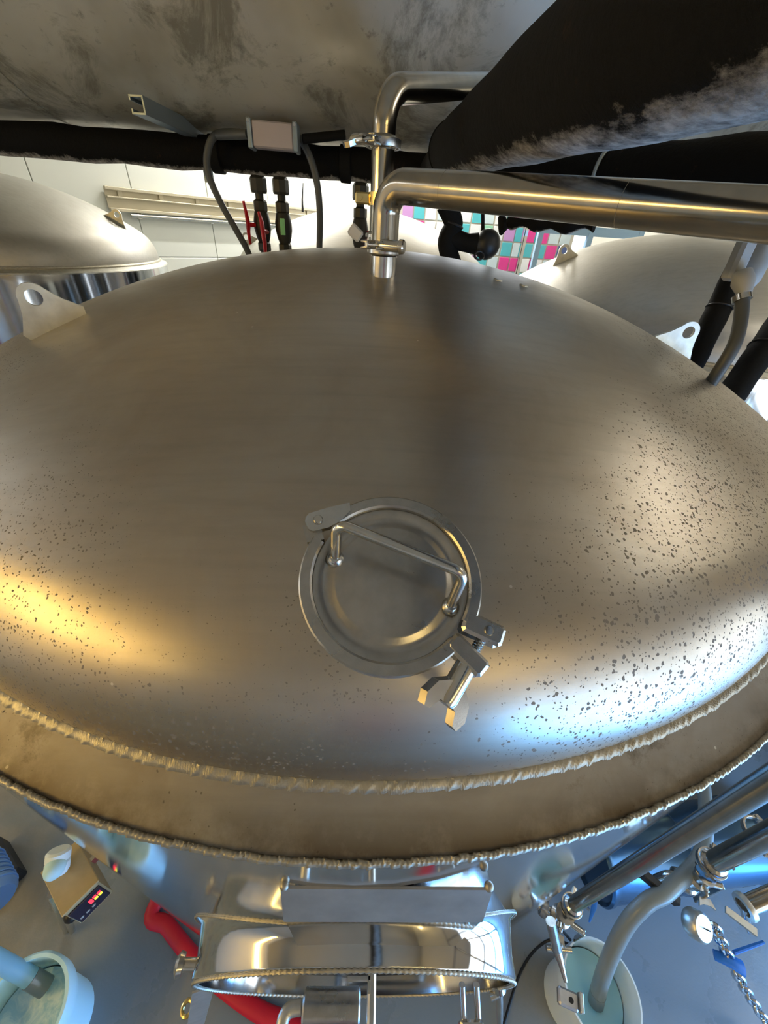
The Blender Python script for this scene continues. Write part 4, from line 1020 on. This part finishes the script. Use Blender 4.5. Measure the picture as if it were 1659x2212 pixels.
# chain
ch = [(1.4881, -1.0091, 0.6200), (1.5787, -1.0650, 0.4800), (1.6745, -1.1307, 0.3400), (1.7671, -1.1875, 0.2200), (1.8710, -1.2585, 0.1000)]
cs = spline([Vector(p) for p in ch], 40)
acc = [0.0]
for a, b in zip(cs, cs[1:]): acc.append(acc[-1] + (b - a).length)
t = thing('steel_chain', 'bright steel chain hanging down at lower right', 'chain', cs[0])
pitch = 0.042; k = 0; pos = 0.0
while pos < acc[-1] - 0.01:
    i = next(j for j in range(len(acc)) if acc[j] >= pos)
    d = (cs[min(i + 1, len(cs) - 1)] - cs[max(i - 1, 0)]).normalized(); x, y, z = basis(d)
    nrm_ = (x if k % 2 else y)
    # stretched link: long axis along the chain
    part('link', torus(cs[i], nrm_, 0.0195, 0.0068, 14, 6, 1.65, hint=d), 'mirror_steel', t)
    pos += pitch; k += 1
bt = ((1.5333, -1.0657, 0.4600), (1.6312, -1.1039, 0.4600))
tg = thing('blue_clip', 'bright blue plastic clip on the steel chain', 'clip', Vector(bt[0]))
part('strap', sweep([Vector(bt[0]), (Vector(bt[0]) + Vector(bt[1])) / 2 + Vector((0, 0, 0.012)), Vector(bt[1])], [0.018, 0.022, 0.026], 12, True, 0.5), 'blue_plastic', tg)
part('tail', sweep([Vector((1.6245, -1.0605, 0.4600)), Vector((1.7530, -1.0343, 0.5000))], [0.008, 0.006], 8), 'blue_plastic', tg)
single('blue_tie', sweep([Vector((1.0244, -0.9080, 0.6600)), Vector((1.0155, -0.9472, 0.6000)), Vector((0.9937, -0.9852, 0.5600))], [0.006, 0.012, 0.004], 8, True, 0.5), 'blue_plastic', 'thin blue tie hanging from the drop pipe', 'tie', (0.9937, -0.9852, 0.5600))
# blue drum lying on the floor
da, db = Vector((1.25, -0.70, 0.20)), Vector((2.6, -0.56, 0.20)); dd = (db - da).normalized()
dr = thing('blue_drum', 'long blue-grey drum lying on the floor behind the right bucket', 'drum', (1.25, -0.70, 0))
L = (db - da).length
part('body', lathe_at([(0, 0.015), (0.17, 0.015), (0.185, 0), (0.195, 0.01), (0.195, 0.03), (0.188, 0.04), (0.188, L * 0.33), (0.195, L * 0.34), (0.188, L * 0.35), (0.188, L * 0.66), (0.195, L * 0.67), (0.188, L * 0.68), (0.188, L - 0.03), (0.195, L - 0.02), (0.185, L), (0, L)], da, dd, 48), 'drum_blue', dr, 40)
for k in range(2):
    part('chock', box(da + dd * (0.35 + 0.6 * k) + Vector((0, 0, -0.185)), (0.08, 0.34, 0.03), dd), 'rubber_black', dr, False)
cr_ = [(0.8962, -0.9821, 0.4500), (1.0334, -1.0101, 0.2000), (0.98, -0.98, 0.012), (0.80, -1.10, 0.010), (0.55, -1.45, 0.010)]
single('black_cable', sweep(spline([Vector(p) for p in cr_], 8), 0.006, 8), 'rubber_black', 'thin black cable dropping behind the white bucket', 'cable', Vector(cr_[2]))

# ================================================================== BELOW, LEFT: control box, floor hose, pump
bz = 1.2
k0 = [Vector(p) for p in ((-0.9648, -0.9473, 1.2000), (-0.8850, -0.9178, 1.2000), (-0.7730, -0.9876, 1.2000), (-0.8371, -1.0596, 1.2000))]
bcn = sum(k0, Vector()) / 4
fx = ((k0[2] + k0[3]) / 2 - (k0[0] + k0[1]) / 2); dep = fx.length; fx.normalize(); fx.z = 0
sy_ = Vector((0, 0, 1)).cross(fx); wdt = ((k0[2] - k0[3]).length + (k0[1] - k0[0]).length) / 2
cb = thing('control_box', 'small tan control box with a lit display on the left of the tank', 'control box', bcn - Vector((0, 0, 0.14)))
part('case', box(bcn - Vector((0, 0, 0.065)), (dep, wdt, 0.13), fx, sy_, 0.004), 'box_tan', cb, False)
part('lid', box(bcn + Vector((0, 0, 0.002)) - fx * 0.002, (dep + 0.008, wdt + 0.008, 0.006), fx, sy_, 0.002), 'box_tan', cb, False)
ff = bcn + fx * (dep / 2 + 0.002) - Vector((0, 0, 0.065))
scr = part('display', box(ff, (0.006, wdt * 0.92, 0.10), fx, sy_, 0.002), 'screen_dark', cb, False, 'dark display panel')
rnd = random.Random(4)
for i, (a, b, mm) in enumerate(((0.006, 0.020, 'led_red'), (0.018, 0.020, 'led_red'), (0.030, 0.020, 'led_red'), (0.018, 0.006, 'led_yellow'), (0.030, 0.006, 'led_yellow'), (0.006, 0.006, 'led_red'))):
    part('digit', box(ff + fx * 0.0035 + sy_ * a + Vector((0, 0, b)), (0.002, 0.009, 0.011), fx, sy_), mm, scr, False)
for i in range(3):
    part('button', box(ff + fx * 0.0035 + sy_ * (-0.03 + 0.016 * i) + Vector((0, 0, -0.02)), (0.004, 0.010, 0.010), fx, sy_, 0.002), 'grey_plastic', scr, False)
part('mount_arm', bar(bcn - Vector((0, 0, 0.07)) - fx * 0.02, Vector((-0.82, -0.83, 1.10)), 0.03, 0.012), 'fitting_steel', cb, False)
part('foot', ball(bcn + fx * 0.02 - sy_ * 0.06 - Vector((0, 0, 0.15)), 0.02, 14, 8), 'rubber_black', cb)
gl = Vector((-0.9020, -0.9381, 1.2600))
gd = thing('cable_gland', 'ribbed pale plastic cable gland with clear cap behind the control box', 'gland', gl)
part('body', lathe_at([(0, -0.05), (0.026, -0.05), (0.032, -0.04), (0.032, -0.02), (0.027, -0.016), (0.032, -0.012), (0.032, 0.008), (0.026, 0.014), (0, 0.014)], gl, (-0.1, 0.7, 0.6), 20), 'bucket_white', gd, 40)
part('cap', ball(gl + Vector((0.01, -0.03, 0.0)), 0.027, 18, 10, 1.2, (0.1, -0.7, 0.3)), 'bucket_plastic', gd)
sta = thing('tube_stand', 'pair of thin steel tubes standing below the control box', 'stand', (-1.5365, -0.9060, 0.0000))
for a, b in (((-1.0324, -0.9722, 0.9500), (-1.3907, -0.9461, 0.3000)), ((-1.0108, -0.9721, 0.9500), (-1.3628, -0.9461, 0.3000))):
    a, b = Vector(a), Vector(b)
    part('tube', rod(a, Vector((b.x, b.y, 0.0)), 0.013, 14), 'fitting_steel', sta)
part('cross_tie', rod(Vector((-1.0324, -0.9722, 0.9500)), Vector((-1.0139, -0.9721, 0.9500)), 0.010, 10), 'fitting_steel', sta)
pm = thing('pump', 'blue motor pump on the floor at the left edge above the bucket', 'pump', (-1.74, -0.9, 0))
part('motor', lathe_at([(0, 0), (0.07, 0.0), (0.085, 0.02), (0.085, 0.24), (0.07, 0.26), (0, 0.26)], (-1.86, -0.74, 0.22), (0.75, -0.5, 0.1), 32), 'pump_blue', pm, 40)
for i in range(7):
    part('fin', torus(Vector((-1.86, -0.74, 0.22)) + Vector((0.75, -0.5, 0.1)).normalized() * (0.05 + 0.028 * i), (0.75, -0.5, 0.1), 0.087, 0.005, 28, 6), 'pump_blue', pm)
part('base', box((-1.86, -0.74, 0.06), (0.24, 0.16, 0.12), (0.83, -0.55, 0), (0.55, 0.83, 0), 0.01), 'rubber_black', pm, False)
rh = [(-0.55, -0.15, 0.022), (-0.85, -0.52, 0.022), (-1.0042, -0.8671, 0.0220), (-0.9070, -0.9314, 0.0220), (-0.7634, -1.0220, 0.0220), (-0.6046, -1.1065, 0.0220), (-0.4045, -1.1881, 0.0220), (-0.2220, -1.2382, 0.0220), (0.1, -1.36, 0.022), (0.5, -1.62, 0.022)]
single('red_hose', sweep(spline([Vector(p) for p in rh], 8), 0.034, 16, True, 0.6), 'red_hose', 'flat red hose snaking over the floor under the manway', 'hose', Vector(rh[0]))
ft = Vector((-0.4898, -1.2145, 0.9000))
lb = thing('foot_bracket', 'bent steel strip with a bolt at lower left of the manway', 'bracket', ft)
part('strip', bar(Vector((-0.3501, -1.2017, 1.3500)), Vector((-0.4983, -1.2556, 0.7000)), 0.05, 0.004, (1, 0.3, 0)), 'plate_steel', lb, False)
part('bolt', torus(ft, (-0.2, 0, 1), 0.016, 0.006, 20, 8), 'brass', lb)
